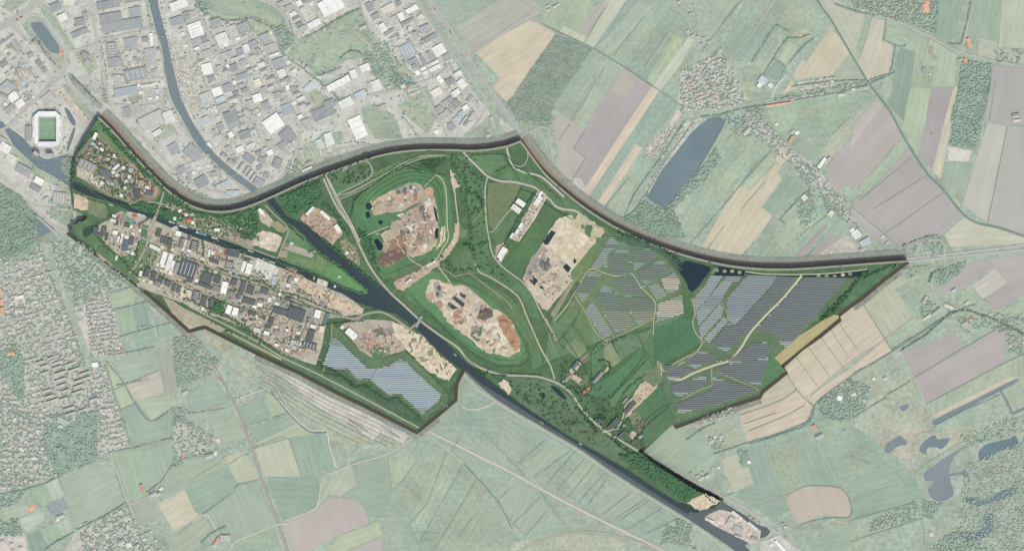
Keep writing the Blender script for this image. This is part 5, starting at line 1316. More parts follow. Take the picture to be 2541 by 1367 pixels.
for k in 'hsi':
    nm, lab, grp = ZLAB[k]; L = sorted(blk(k), key=lambda c: -c[0]*c[1]); protos = {}
    rest = {}
    for n, (w, d, x, y, an, _) in enumerate(L):
        out = not indist(x, y); X, Y = P(x, y); z = gz(x, y)
        col = random.choice(HR) if k == 'h' else ((196, 194, 188) if k == 's' else random.choice([(120, 122, 120), (170, 160, 145), (90, 92, 92), (200, 198, 190), (140, 110, 95)]))
        col = veil(col, out)
        (wv, wf), (rv, rf) = house_mesh(w*S, d*S)
        if k == 's':
            wv, wf, rv, rf = [], [], [], []; boxv(wv, wf, -w, -d, 0, w, d, 11); boxv(rv, rf, -w-.3, -d-.3, 11.01, w+.3, d+.3, 11.8)
        if n < 300:
            root = empty(nm, X, Y, z, an)
            reg = min([r for r in (('west of the stadium suburb canal', 100, 800), ('in the garden quarter left of the suburban road', 60, 1050), ('in the dense rows east of the suburban canal', 260, 820), ('in the strip beside the southern suburban canal', 280, 1000), ('in the allotments under the terrace slope', 230, 670), ('in the southernmost suburb', 300, 1330), ('near the lower left corner', 0, 1370), ('in the compact village north of the lake', 1770, 210), ('along the tree-lined village road', 2040, 230), ('in the ribbon village east of the lake', 2000, 430), ('in the park west of the lake', 1640, 380), ('at the south shore of the lake', 1620, 505), ('in the cabin park below the solar farm', 1760, 1030), ('in the hamlet at the top edge', 1350, 15), ('in the hamlet north of the village', 1720, 60), ('on the farms near the lower canal', 1740, 1180), ('on the north-eastern country road', 2230, 40), ('in the hamlet south of the motorway', 2400, 780), ('in the marsh-side woods', 2130, 990), ('on the farm lane by the railway', 470, 1090), ('in the north-western wedge', 250, 390), ('on the north bank of the boat canal', 440, 530), ('on the south bank of the boat canal', 300, 555))], key=lambda r: (r[1]-x)**2+(r[2]-y)**2)[0]
            tag(root, ' '.join((lab+' '+reg).split()[:16]), nm.replace('_', ' '), nm.replace('_', ' ')+'s '+reg)
            link('wall', mesh('wall', wv, wf), M_WALL, veil((176, 150, 135), out), root)
            link('roof', mesh('roof', rv, rf), M_ROOF, col, root)
        else:
            key = (out, tuple(int(q) for q in col)); v, f = rest.setdefault(key, ([], []))
            c, s = math.cos(an), math.sin(an)
            for vv, ff in ((wv, wf), (rv, rf)):
                b0 = len(v); v += [(X+a*c-b*s, Y+a*s+b*c, q+z) for a, b, q in vv]; f += [tuple(i+b0 for i in t) for t in ff]
    if rest:
        V, F, MI, mats = [], [], [], []
        for mi, ((out, col), (v, f)) in enumerate(rest.items()):
            b0 = len(V); V += v; F += [tuple(i+b0 for i in t) for t in f]; MI += [mi]*len(f)
            m = M_ROOF.copy(); m.name = 'roof_tiles'; 
            for nd in list(m.node_tree.nodes):
                if nd.type == 'OBJECT_INFO':
                    rgb = m.node_tree.nodes.new('ShaderNodeRGB'); rgb.outputs[0].default_value = lin(col)
                    for lk in list(nd.outputs['Color'].links): m.node_tree.links.new(rgb.outputs[0], lk.to_socket)
            mats.append(m)
        me = mesh('small_houses', V, F)
        for m in mats: me.materials.append(m)
        me.polygons.foreach_set('material_index', MI)
        o = D.objects.new('small_houses', me); C.objects.link(o); tag(o, 'remaining small houses, garages and sheds of the suburbs and villages', 'houses', kind='stuff')

# ------------------------------------------------------------------ solar farms: rows of panels
BLK = '''a|1512,589 1521,589 1543,613 1515,620 1506,640 1504,663 1466,665 1487,635|west block
a|1526,621 1556,619 1563,678 1552,684 1517,681 1510,648|west block
a|1561,619 1611,618 1633,632 1574,672|west block
a|1640,643 1664,670 1602,707 1572,679|west block
a|1464,670 1493,679 1447,753 1427,722|west block
a|1526,690 1572,690 1587,714 1602,733 1552,736 1532,718|west block
a|1605,707 1635,705 1655,733 1629,744|west block
a|1501,703 1541,749 1576,806 1552,819 1526,823 1475,740|west block
a|1537,737 1602,738 1624,753 1620,788 1580,806|west block
a|1469,747 1523,828 1495,837 1451,769|west block
p|1633,753 1692,731 1695,777 1627,799|pale block
p|1640,692 1673,676 1686,700 1681,722 1657,729 1648,714|pale block
l|1763,684 1794,684 1761,733 1728,771 1717,742 1744,714|light block
l|1803,684 1840,684 1831,698 1816,700 1785,749 1733,808 1726,775|light block
l|1851,685 1928,685 1904,718 1823,806 1805,793 1801,753 1807,736|light block
l|1785,753 1794,766 1790,784 1739,841 1733,812|light block
l|1799,782 1803,799 1759,850 1746,839|light block
k|1928,687 1976,686 1943,727 1834,843 1803,872 1790,868 1763,852 1805,801 1825,808 1908,718|dark central block
k|1996,689 2101,689 1958,858 1944,858 1932,850 1920,830 1895,823 1869,823 1917,771|dark eastern block
k|1864,852 1900,848 1913,867 1897,883 1812,907 1805,894|southern block
k|1739,869 1772,880 1774,894 1724,913 1695,898|southern block
k|1644,907 1681,906 1722,918 1680,940 1662,946|southern block
k|1783,909 1906,885 1886,955 1856,949 1777,924|southern block
k|1660,958 1690,946 1750,930 1755,948 1722,970 1680,985|southern block
k|1768,935 1869,962 1871,973 1834,984 1790,1000 1682,1026 1676,1002 1766,968|southern block
s|826,836 840,843 910,911 932,916 921,935 890,942 864,914 828,914 802,903 815,868|south-western farm
s|939,911 963,909 991,891 1007,894 1031,922 1095,977 1088,995 1059,1017 1049,1028 1022,1001 994,975 965,979 919,940|south-western farm'''
PC = {'a': (86, 105, 101), 'p': (182, 176, 160), 'l': (112, 126, 136), 'k': (64, 82, 92), 's': (150, 167, 176)}
PN = {'a': 'grey green', 'p': 'whitish', 'l': 'light steel grey', 'k': 'dark blue grey', 's': 'pale icy blue'}
rows = []
for line in BLK.split('\n'):
    k, pp, nm = line.split('|'); poly = pts(pp); pitch = 4.8 if k == 's' else 4.6
    tilt = math.radians(2); y = min(q[1] for q in poly)-10
    while y < max(q[1] for q in poly)+10:
        x0 = 1700 if k != 's' else 950            # line: Y = y + (X-x0)*tan(tilt)
        xs = []
        for i in range(len(poly)):
            (xa, ya), (xb, yb) = poly[i], poly[(i+1) % len(poly)]
            da, db = ya-(y+(xa-x0)*math.tan(tilt)), yb-(y+(xb-x0)*math.tan(tilt))
            if (da > 0) != (db > 0): t = da/(da-db); xs.append(xa+(xb-xa)*t)
        xs.sort()
        for a, b in zip(xs[::2], xs[1::2]):
            a = round(a/3)*3; b = round(b/3)*3
            if b-a > 4: rows.append((b-a, (a+b)/2, y+((a+b)/2-x0)*math.tan(tilt), k, nm))
        y += pitch
rows.sort(key=lambda r: -r[0]); SV, SF = [], []
def panel_mesh(Lm, wd):
    v, f = [], []; n = 0; a = math.radians(11); hy = wd/2*math.cos(a); hz = wd/2*math.sin(a); zc = 2.6
    v += [(-Lm/2, -hy, zc-hz), (Lm/2, -hy, zc-hz), (Lm/2, hy, zc+hz), (-Lm/2, hy, zc+hz)]; v += [(q[0], q[1], q[2]-.25) for q in v[:4]]
    f += [(0, 1, 2, 3), (7, 6, 5, 4), (0, 4, 5, 1), (1, 5, 6, 2), (2, 6, 7, 3), (3, 7, 4, 0)]
    return v, f
for n, (Lp, x, y, k, nm) in enumerate(rows):
    X, Y = P(x, y); wd = (3.6 if k == 's' else 3.4 if k in 'kl' else 2.8)*S
    if n < 300:
        v, f = panel_mesh(Lp*S, wd)
        root = empty('solar_panel_row', X, Y, gz(x, y), -math.radians(2))
        col = tuple(q*random.uniform(.96, 1.04) for q in PC[k])
        if k == 'a' and y > 770: col = (124, 128, 116)
        link('panel', mesh('panel', v, f), M_PANEL, col, root)
        v, f = [], []; m_ = max(2, int(Lp*S/14))
        for i in range(m_):
            px = -Lp+(i+.5)*2*Lp/m_; boxv(v, f, px-.15, -.9, 0, px+.15, -.6, 1.6); boxv(v, f, px-.15, 1.2, 0, px+.15, 1.5, 2.1)
        link('frame', mesh('frame', v, f), M_PLAIN, (120, 122, 122), root)
        tag(root, f'{PN[k]} row of solar panels in the {nm} of the solar park'.replace('south-western farm of the solar park', 'south-western solar farm'), 'solar panels', f'rows of solar panels in the {nm}')
    else:
        v, f = panel_mesh(Lp*S, wd); b0 = len(SV); SV += [(a+X, b-a*math.tan(math.radians(2))+Y, c+H+1) for a, b, c in v]; SF += [tuple(i+b0 for i in t) for t in f]
if SV:
    o = link('solar_panel_rows', mesh('solar_panel_rows', SV, SF), M_PANEL, (128, 142, 146)); tag(o, 'the shortest rows of solar panels at the block edges', 'solar panels', kind='stuff')
print('solar rows', len(rows), 'buildings', len(B), 'houses', len(cand))

# ------------------------------------------------------------------ yard goods, heaps, boats, bridges
CL = '''P 192,470 182,455 240,462 215,450|0
'''
def scatter(poly, n, sp=1):
    x0, y0, x1, y1 = bb(poly); out = []
    for _ in range(n*4):
        if len(out) >= n: break
        x, y = random.uniform(x0, x1), random.uniform(y0, y1)
        if inside(x, y, poly): out.append((x, y))
    return out
occ = [(b[4], b[5], math.sqrt(b[6])*.5) for b in B]
OG = {}
for q in occ: OG.setdefault((int(q[0]//40), int(q[1]//40)), []).append(q)
def free(x, y, r=1):
    gx, gy = int(x//40), int(y//40)
    return all(math.hypot(x-a, y-b) > c+r for i in (-1, 0, 1) for j in (-1, 0, 1) for a, b, c in OG.get((gx+i, gy+j), ()))
YARDS = '''I 900 mix|193,410 235,335 300,390 345,430 400,470 340,500 262,480 215,450
I 500 mix|440,515 520,535 600,565 600,600 500,575 440,550
I 260 rust|770,548 790,530 815,540 840,560 826,600 800,585
I 500 mix|560,600 900,760 790,900 640,840 345,690 232,575 300,535 420,580
I 900 mix|232,575 300,535 424,575 560,625 700,690 800,740 790,880 640,840 520,780 345,690
I 300 rust|650,790 730,800 760,880 700,880 640,835
I 200 rust|525,610 560,615 570,650 520,645
I 200 rust|720,650 700,640 760,690 690,700
I 260 rust|865,835 950,810 1000,860 960,880 900,870
I 160 mix|1335,480 1350,495 1289,596 1268,590 1310,520
I 160 mix|1320,650 1400,655 1370,750 1300,690
I 220 mix|1000,540 1060,560 1050,620 1000,600
I 120 mix|845,600 875,610 890,655 860,640
I 70 rust|985,700 1040,675 1070,650 1085,650 1030,695
I 60 mix|1560,1000 1600,960 1610,970 1560,1040
O 500 pale|424,140 450,125 475,130 505,250 500,280 455,270
O 900 pale|480,60 700,60 740,300 700,430 560,440 500,290 430,140
O 500 pale|200,20 230,10 380,100 400,180 420,280 300,300 265,200 240,60
O 140 car|265,115 290,110 300,135 270,140
O 220 car|332,130 360,125 372,185 335,170
O 400 pale|900,0 1050,30 1200,290 1110,330 1060,200
O 250 car|70,170 130,215 60,180 30,140
O 130 car|300,265 410,230 410,280 320,300
O 150 pale|1746,1284 1785,1264 1888,1315 1877,1348 1774,1304
O 200 pale|760,0 880,0 870,25 800,80
O 260 pale|730,290 760,330 700,390 560,380 520,330
O 200 pale|20,210 100,250 60,300 0,270'''
PAL = {'rust': [(160, 112, 94), (196, 186, 170), (214, 208, 198), (128, 122, 118), (184, 140, 120), (196, 184, 168), (225, 225, 220), (186, 104, 88)], 'mix': [(215, 210, 200), (120, 120, 118), (90, 94, 98), (230, 230, 226), (190, 172, 152), (176, 110, 92), (130, 146, 152), (200, 176, 116), (206, 200, 188)],
       'pale': [(228, 226, 218), (168, 168, 164), (212, 196, 180), (180, 182, 182), (206, 178, 160), (236, 236, 232)], 'car': [(230, 230, 228), (150, 152, 154), (196, 198, 198), (168, 168, 170)]}
goods = {}
for line in YARDS.split('\n'):
    a, pp = line.split('|'); io, n, pal = a.split(); poly = pts(pp)
    for x, y in scatter(poly, int(n)):
        if not free(x, y, .5): continue
        if (io == 'I') != indist(x, y): continue
        c = random.choice(PAL[pal]); v, f = goods.setdefault((io, c), ([], []))
        X, Y = P(x, y); z = gz(x, y); an = random.choice([-.3, 1.27, .35, 1.9])+random.uniform(-.15, .15)
        l, w_, h_ = (4.4, 1.9, 1.5) if pal == 'car' else (random.uniform(2.5, 9), random.uniform(2, 4.5), random.uniform(1.2, 3.2))
        vv, ff = [], []; boxv(vv, ff, -l/2, -w_/2, 0, l/2, w_/2, h_); b0 = len(v)
        v += [(X+p*math.cos(an)-q*math.sin(an), Y+p*math.sin(an)+q*math.cos(an), r+z) for p, q, r in vv]; f += [tuple(i+b0 for i in t) for t in ff]
for (io, c), (v, f) in goods.items():
    o = link('yard_goods', mesh('yard_goods', v, f), M_PLAIN, c)
    tag(o, 'jumble of containers, pallets and vehicles '+('on the yards of the district' if io == 'I' else 'on the yards beyond the district'), 'stored goods', kind='stuff')
# spoil heaps
HP = '''D 150,132,116 978,600,9 990,620,8 970,630,7 960,655,10 975,650,8 945,648,6 1000,590,6|in the brown northern pit
D 186,166,142 1040,600,10 1020,590,7 1035,620,8 930,515,6 945,505,6 960,500,6 975,495,5 1050,545,7 1060,560,6|in the northern landfill pit
D 128,124,118 998,580,8 1005,475,8 990,478,7 1020,466,7 1045,525,7 1052,545,7|in the grey part of the northern pit
D 112,104,98 1196,775,8 1206,770,8 1214,778,7 1200,785,6 1090,715,7 1086,730,6|in the southern landfill pit
D 208,190,166 1215,830,12 1235,850,12 1250,865,10 1225,815,9 1180,830,7 1150,745,5 1165,750,5 1100,718,6|on the pale southern landfill
D 176,140,112 1250,800,12 1262,820,10 1275,850,8 1135,785,7|on the orange slope of the southern landfill
D 120,120,120 1345,650,7 1355,655,6 1360,645,6 1352,667,7 1315,677,5 1380,660,4|on the gravel works in the east
D 190,178,160 1370,680,4 1365,690,4 1350,725,5 1375,700,4 1385,690,4 1372,712,4 1395,690,3|among the small stockpiles in the east
D 196,182,160 750,695,7 765,705,7 780,715,6 770,735,8 790,725,6 810,745,6 830,745,6 850,750,6 780,690,4 800,700,4|along the quay of the boat canal
D 140,134,124 735,710,6 745,720,6 800,752,5 742,735,5|on the dark part of the quay
D 220,208,190 650,600,6 665,590,6 680,600,6 670,612,5 642,590,5|on the round sand lot
D 216,202,178 1000,845,6 1030,850,7 1050,870,7 1075,895,7 1100,920,6 1120,925,5 1060,905,5|on the long sand lot by the canal
D 178,150,130 790,560,5 805,572,5 815,585,5 780,552,4 798,585,4|on the scrap yard between canal and road
d 212,196,178 440,180,6 455,200,6 462,215,6 470,235,6 450,190,5 480,250,6 448,165,5|on the yards along the north-south canal'''
for line in HP.split('\n'):
    a, lab = line.split('|'); u, cs, rest = a.split(' ', 2); col = tuple(map(int, cs.split(','))); it = [tuple(map(float, t.split(','))) for t in rest.split()]
    for n, (x, y, r) in enumerate(it):
        bm = bmesh.new(); bmesh.ops.create_icosphere(bm, subdivisions=3, radius=1)
        ph = random.uniform(0, 9); sx = random.uniform(.7, 1.2)
        for vv in bm.verts:
            th = math.atan2(vv.co.y, vv.co.x); k_ = 1+.18*math.sin(3*th+ph)+.1*math.sin(7*th+ph*2)
            vv.co = (vv.co.x*r*S*.8*k_*sx, vv.co.y*r*S*.8*k_/sx, max(0, vv.co.z)*r*.55*(1+.15*math.sin(5*th+ph)))
        me = D.meshes.new('spoil_heap'); bm.to_mesh(me); bm.free()
        o = link('spoil_heap', me, M_SAND, col); X, Y = P(x, y); o.location = (X, Y, gz(x, y)-.1)
        tag(o, f'rounded heap of loose earth or gravel {lab}', 'heap', f'heaps {lab}')
# boats
BT = '''277,509,6,22,w,moored at the western end of the boat canal
429,552,8,34,w,moored at the bend of the boat canal
457,563,8,40,w,at the quay north of the white halls
353,534,8,38,w,moored on the south side near the canal bridge
501,580,9,58,l,on the middle of the boat canal
534,591,8,32,w,moored on the north bank beside the blue barge
624,624,6,28,w,moored below the round sand lot
661,645,6,34,d,moored at the gravel works
677,651,6,30,w,moored east of the gravel works barge
1130,880,5,16,w,sailing on the wide canal beside the solar farm
1345,1048,5,18,w,moored on the canal south-east of the farms
1440,1100,5,16,w,sailing on the southern canal reach'''
BL = {'w': ((228, 230, 230), 'white'), 'l': ((140, 186, 200), 'light blue'), 'd': ((150, 152, 150), 'grey')}
for line in BT.split('\n'):
    x, y, w_, l_, c, lab = line.split(',', 5); x, y, w_, l_ = map(float, (x, y, w_, l_)); X, Y = P(x, y)
    r = empty('boat', X, Y, gz(x, y)+.2, math.radians(-18 if x < 1000 else -42)); tag(r, f'{BL[c][1]} barge {lab}', 'boat')
    hl, hw = l_/2, w_/2; pr = [(-hl, -hw*.8), (-hl*.9, -hw), (hl*.7, -hw), (hl*.9, -hw*.5), (hl, 0), (hl*.9, hw*.5), (hl*.7, hw), (-hl*.9, hw), (-hl, hw*.8)]; n = len(pr)
    v = [(a, b, 2) for a, b in pr]+[(a*.95, b*.8, -.5) for a, b in pr]; f = [tuple(range(n)), tuple(range(2*n-1, n-1, -1))]+[(i, i+n, (i+1) % n+n, (i+1) % n) for i in range(n)]
    link('hull', mesh('hull', v, f), M_PLAIN, BL[c][0], r)
    v, f = [], []; boxv(v, f, -hl*.5, -hw*.7, 2.01, hl*.6, hw*.7, 3); link('hatch', mesh('hatch', v, f), M_PLAIN, tuple(q*.8 for q in BL[c][0]), r)
    v, f = [], []; boxv(v, f, -hl*.88, -hw*.75, 2.01, -hl*.6, hw*.75, 4.6); link('cabin', mesh('cabin', v, f), M_PLAIN, (236, 236, 232), r)
# bridges
for x, y, l_, w_, an, col, lab in ((1040, 798, 62, 12, 62, (150, 166, 178), 'blue grey steel truss bridge over the wide canal'), (384, 545, 60, 13, 62, (178, 174, 162), 'road bridge over the boat canal in the industrial strip')):
    X, Y = P(x, y); r = empty('bridge', X, Y, H+4, math.radians(an)); tag(r, lab, 'bridge')
    v, f = [], []; boxv(v, f, -l_/2, -w_/2, 0, l_/2, w_/2, 1.2); link('deck', mesh('deck', v, f), M_ROAD, (176, 176, 170), r)
    for s in (-1, 1):
        v, f = [], []; yy = s*(w_/2+.4); boxv(v, f, -l_/2, yy-.4, 1.21, l_/2, yy+.4, 1.9); boxv(v, f, -l_/2+6, yy-.4, 6, l_/2-6, yy+.4, 6.8)
        for i in range(9): q = -l_/2+6+i*(l_-12)/8; boxv(v, f, q-.3, yy-.3, 1.91, q+.3, yy+.3, 5.99)
        link('truss', mesh('truss', v, f), M_PLAIN, col, r)
for n_, (x, y) in enumerate([(1504, 662), (1564, 650), (1597, 710), (1589, 714), (1528, 727), (1502, 783), (1563, 776), (1475, 805), (1631, 776), (1977, 706), (1949, 736), (1929, 757), (1909, 782), (1884, 806), (1779, 895), (1787, 895)]):
    X, Y = P(x, y); r = empty('transformer_cabin', X, Y, gz(x, y)+.2, .2); tag(r, 'small white transformer cabin beside '+('a track of the western solar field' if x < 1700 else 'the diagonal sand track of the eastern solar field'), 'cabin', 'transformer cabins of the '+('western' if x < 1700 else 'eastern')+' solar field')
    v, f = [], []; boxv(v, f, -3.4, -1.7, 0, 3.4, 1.7, 3); link('wall', mesh('wall', v, f), M_WALL, (226, 226, 220), r)
    v, f = [], []; boxv(v, f, -3.6, -1.9, 3.01, 3.6, 1.9, 3.4); link('roof', mesh('roof', v, f), M_PLAIN, (240, 240, 236), r)
# traffic
def along(ln, d):
    for a, b in zip(ln[:-1], ln[1:]):
        L = math.dist(a, b)
        if d <= L: return a[0]+(b[0]-a[0])*d/L, a[1]+(b[1]-a[1])*d/L, math.atan2(-(b[1]-a[1]), b[0]-a[0])
        d -= L
CARC = [((236, 236, 234), 'white'), ((60, 64, 70), 'dark'), ((170, 172, 174), 'silver'), ((150, 60, 52), 'red')]
for ln, cnt, where in ((offset(NE, 5), 16, 'motorway at the foot of the eastern terrace edge'), (offset(NORTH, 8), 16, 'motorway at the foot of the northern terrace edge'), (offset(NE, -4), 20, 'carriageway on top of the eastern terrace edge'),
                       (pts('1049,-20 1063,0 1105,62 1149,128 1193,198 1259,288'), 14, 'motorway beside the northern estate'), (pts('2260,643 2330,635 2430,623 2541,609'), 9, 'motorway at the right edge'), (pts('0,72 30,58 62,38'), 5, 'main road in the upper left corner'),
                       (pts('869,560 888,600 921,665 963,720 1000,755'), 6, 'canal road inside the district')):
    tl = sum(math.dist(a, b) for a, b in zip(ln[:-1], ln[1:]))
    for i in range(cnt):
        q = along(ln, tl*(i+random.uniform(.1, .9))/cnt)
        if not q: continue
        c, cn = random.choice(CARC+CARC[:1]); x, y, an = q; X, Y = P(x, y); lorry = random.random() < .35
        r = empty('lorry' if lorry else 'car', X, Y, (H if indist(x, y) else 0)+MAXL['line'], an); tag(r, f'{cn} {"lorry" if lorry else "car"} driving on the {where}', 'lorry' if lorry else 'car', f'{cn} {"lorries" if lorry else "cars"} on the {where}')
        v, f = [], []; hl, hw, h_ = (6.5, 1.4, 3.2) if lorry else (2.4, 1.0, .8); boxv(v, f, -hl, -hw, .3, hl, hw, .3+h_); link('body', mesh('body', v, f), M_PLAIN, c, r)
        v, f = [], []
        if lorry: boxv(v, f, hl+.3, -1.25, .4, hl+2.4, 1.25, 3)
        else: boxv(v, f, -1.5, -.85, 1.11, 1.0, .85, 1.6)
        link('cab', mesh('cab', v, f), M_PLAIN, (70, 80, 90) if not lorry else c, r)
        for wx in (-hl*.65, hl*.65):
            v, f = [], []; boxv(v, f, wx-.4, -hw-.05, 0, wx+.4, hw+.05, .29); link('wheels', mesh('wheels', v, f), M_BARK, (40, 40, 40), r)
# railway yard: rails and standing trains
for i in range(16):
    t0 = 6+i*6.5
    a = (640-t0*.42+i*3, 880+t0*.8); b = (1000-t0*.36-(0 if i < 9 else (i-9)*14), 1062+t0*.72-(0 if i < 9 else (i-9)*6))
    if i % 2 == 0: ribbon('railway', [a, ((a[0]+b[0])/2-4, (a[1]+b[1])/2+7), b], 1.1, M_ROAD, (150, 146, 140) if i % 4 else (168, 164, 156), 0)
tn = 0
for x, y, n, c, cn in ((962, 1046, 5, (176, 200, 212), 'pale blue'), (952, 1052, 5, (228, 232, 232), 'white'), (946, 1058, 5, (160, 188, 204), 'light blue'), (958, 1066, 4, (226, 228, 228), 'white'), (866, 1042, 5, (150, 150, 146), 'grey'), (860, 1050, 4, (160, 158, 152), 'grey')):
    X, Y = P(x, y); tn += 1; r = empty('train', X, Y, .9, math.radians(-31)); tag(r, f'{cn} train standing on the {ORD[tn-1]} occupied rail yard track from the top', 'train')
    for i in range(n):
        v, f = [], []; boxv(v, f, i*22, -1.7, .9, i*22+20, 1.7, 4.4); boxv(v, f, i*22+2, -1.4, 0, i*22+18, 1.4, .89); link('carriage', mesh('carriage', v, f), M_PLAIN, c, r)

# ------------------------------------------------------------------ trees
def ico(sub):
    bm = bmesh.new(); bmesh.ops.create_icosphere(bm, subdivisions=sub, radius=1); v = np.array([q.co[:] for q in bm.verts]); f = np.array([[q.index for q in p.verts] for p in bm.faces]); bm.free(); return v, f
IV, IF = ico(2); IV1, IF1 = ico(1)
T = []      # x, y, radius (m), inside?, colour index, group
def keep(x, y, r): return free(x, y, r/S)
def row(line, sp, r, grp, ci=0, jit=.6, p=1.0):
    for (xa, ya), (xb, yb) in zip(line[:-1], line[1:]):
        L = math.dist((xa, ya), (xb, yb)); n = max(1, int(L/sp))
        for i in range(n):
            if random.random() < p: t = (i+random.uniform(-.2, .2))/n; T.append((xa+(xb-xa)*t+random.uniform(-jit, jit), ya+(yb-ya)*t+random.uniform(-jit, jit), r*random.uniform(.7, 1.3), grp, ci))
def wood(poly, dens, r, grp, ci=0):
    A = abs(sum(poly[i][0]*poly[(i+1) % len(poly)][1]-poly[(i+1) % len(poly)][0]*poly[i][1] for i in range(len(poly))))/2
    for x, y in scatter(poly, int(A*dens)):
        T.append((x, y, r*random.uniform(.65, 1.45), grp, ci))
R_ = lambda s, *a, **k: row(pts(s), *a, **k)
W_ = lambda s, *a: wood(pts(s), *a)
# lone rows (index 10+ : trees one can tell apart)
R_('1048,432 1020,416 1000,413 975,425 940,452 900,478 880,500 870,545', 4, 4.2, 'in the double row curving round the northern landfill', 11)
R_('1100,436 1075,424 1050,415 1025,410', 4, 4.2, 'in the double row curving round the northern landfill', 11)
for i in range(8):
    R_(f'{1040+i*3},{402+i*2} {1112-i*4},{394+i*4}', 5, 4.4, 'in the planted triangle north of the landfill', 11)
R_('1062,375 1105,378', 4, 3.6, 'under the northern terrace edge', 11)
R_('850,482 900,458 960,428 1000,403 1040,390', 5, 3.2, 'beside the curved park lane', 11)
R_('1165,390 1185,400', 5, 3.6, 'at the lane fork in the north', 11)
R_('1262,926 1345,930', 4.5, 3.8, 'along the road south of the landfill', 11)
R_('76,110 90,95 110,130 140,165', 6, 5, 'on the west shore of the oval pond', 13)
R_('180,190 215,225 250,262', 5, 5, 'between the north-western road and the parking lot', 13)
R_('500,28 520,45 560,52 600,52 620,45 660,62 680,75', 4.5, 4, 'along the ditch of the northern park', 13)
R_('745,98 790,78 850,42 900,18', 4, 4, 'along the straight park edge', 13)
R_('843,150 852,138 870,128 890,128 900,138', 4, 4.5, 'round the creek bend', 13)
R_('790,188 820,180 850,165 ', 4, 4.5, 'along the creek north of the white hall', 13)
R_('2240,610 2290,590 2330,583', 4, 4.5, 'along the curved lane north of the motorway', 13)
R_('2306,700 2312,680 2335,668', 4, 4.5, 'at the ramp south of the motorway', 13)
R_('800,805 816,805 870,798 905,795', 4, 4.2, 'along the curved access road by the halls', 11)
R_('2235,870 2300,830 2360,775 2400,770 2460,790 2541,830', 4, 5, 'along the wooded lane in the east', 13)
R_('600,620 620,625', 4, 4, 'at the canal', 11)
R_('290,955 345,945 372,940', 4, 4, 'x', 3)
# hedges and belts
R_('1380,82 1410,95 1470,120', 3, 3.2, '', 3)
R_('1700,300 1640,390 1575,480 1545,545', 3.5, 4, '', 3)
R_('1605,480 1650,400 1710,320', 4, 4, '', 2)
R_('1740,290 1790,285 1840,270 1900,262 2000,245 2110,225 2150,212 2200,190 2220,180', 3, 4.5, '', 3)
R_('1965,215 2040,205 2110,200 2150,200', 3.5, 4.5, '', 3)
R_('2221,112 2215,160 2205,185 2155,200', 3, 4.5, '', 3)
R_('2170,40 2110,25 2070,10', 3, 5, '', 3)
R_('2198,52 2195,100 2221,115 2250,115', 3.5, 4.5, '', 1)
R_('1865,155 1900,100 1925,62 1960,80', 4, 4, '', 3)
R_('1895,185 1935,120 1955,95 1985,95 2010,85', 3, 4.5, '', 3)
R_('1960,155 1985,125 2000,110 2020,95', 3, 4.5, '', 3)
R_('1925,148 1950,168 1935,200', 4, 4, '', 1)
R_('2060,530 1990,580 1975,600', 6, 4, '', 1)
R_('1995,480 1935,545 1950,556', 4, 3.5, '', 3)
R_('1860,1100 1900,1090 1990,1060 2010,1045 2020,1010', 3, 4.5, '', 3)
R_('1775,1125 1850,1100 1900,1085', 3, 4.5, '', 3)
R_('1705,1090 1740,1065 1775,1048', 3.5, 4, '', 3)
R_('2315,1060 2400,1015 2480,980', 3, 4, '', 1)
R_('2200,980 2260,945', 3, 4, '', 3)
R_('2110,1040 2200,985', 3, 4, '', 3)
R_('2215,865 2270,835 2330,795 2370,770', 3, 4, '', 3)
R_('2120,925 2160,905 2210,875', 3, 4.2, '', 3)
R_('2013,1035 2000,1050', 3, 4.2, '', 3)
R_('2300,390 2360,100', 400, 4, '', 1)
R_('2356,110 2384,110 2400,50 2410,0', 4, 4.5, '', 3)
R_('2320,85 2325,40 2330,-20', 3, 4.5, '', 3)
R_('2360,300 2385,200 2400,160', 3, 4.5, '', 3)
R_('2437,300 2455,220 2460,165', 3, 5, '', 3)
R_('1770,1245 1690,1180 1590,1118', 5, 3.6, '', 1, 2)
R_('262,895 280,900 330,992 375,1045', 6, 2.6, '', 3)
R_('255,900 300,1018 325,1104', 5, 3.4, '', 1)
R_('270,1122 345,1108 430,1085', 3, 4, '', 3)
R_('145,1183 190,1162 240,1142', 3, 4, '', 3)
R_('0,1225 60,1215 110,1200 145,1182', 3, 4.5, '', 3)
R_('193,1312 260,1280 310,1248', 3, 5, '', 3)
R_('182,1320 130,1350 110,1367', 3, 5, '', 3)
R_('365,1220 400,1195 430,1150', 3, 4, '', 3)
R_('290,1180 310,1240 335,1300', 5, 3.6, '', 1)
R_('618,1054 660,1042 710,1025', 4, 3, '', 3)
R_('630,1108 670,1095 710,1080', 4, 2.6, '', 3)
R_('460,1025 500,1022 560,1012', 4, 3.4, '', 3)
R_('534,925 560,960 568,995', 4, 3.2, '', 3)
R_('420,1165 450,1140 455,1100', 4, 4, '', 1)
R_('500,1345 520,1325 560,1305', 3, 5, '', 3)
R_('556,1133 540,1150 470,1195', 5, 2.8, '', 1)
R_('277,725 330,712 360,720', 5, 4, '', 1)
R_('280,768 330,758 365,748', 4, 3.6, '', 3)
R_('300,835 350,820 395,808 430,800', 4, 4, '', 3)
R_('340,812 380,805', 4, 3.4, '', 3)
R_('215,760 240,870 280,880 330,872 385,860', 4, 4, '', 3)
R_('90,600 120,680 160,770 200,880 240,1010 255,1060', 3.2, 5, '', 1, 3)
R_('250,905 290,1040', 6, 4, '', 1, 2)
R_('262,900 320,1105', 5, 3, '', 1, 1.5)
R_('430,62 440,60', 4, 4, '', 1)
R_('262,95 250,120 262,170 266,250', 6, 4, '', 1, 2)
R_('368,20 375,60 400,110 420,200', 7, 3.6, '', 1, 2)
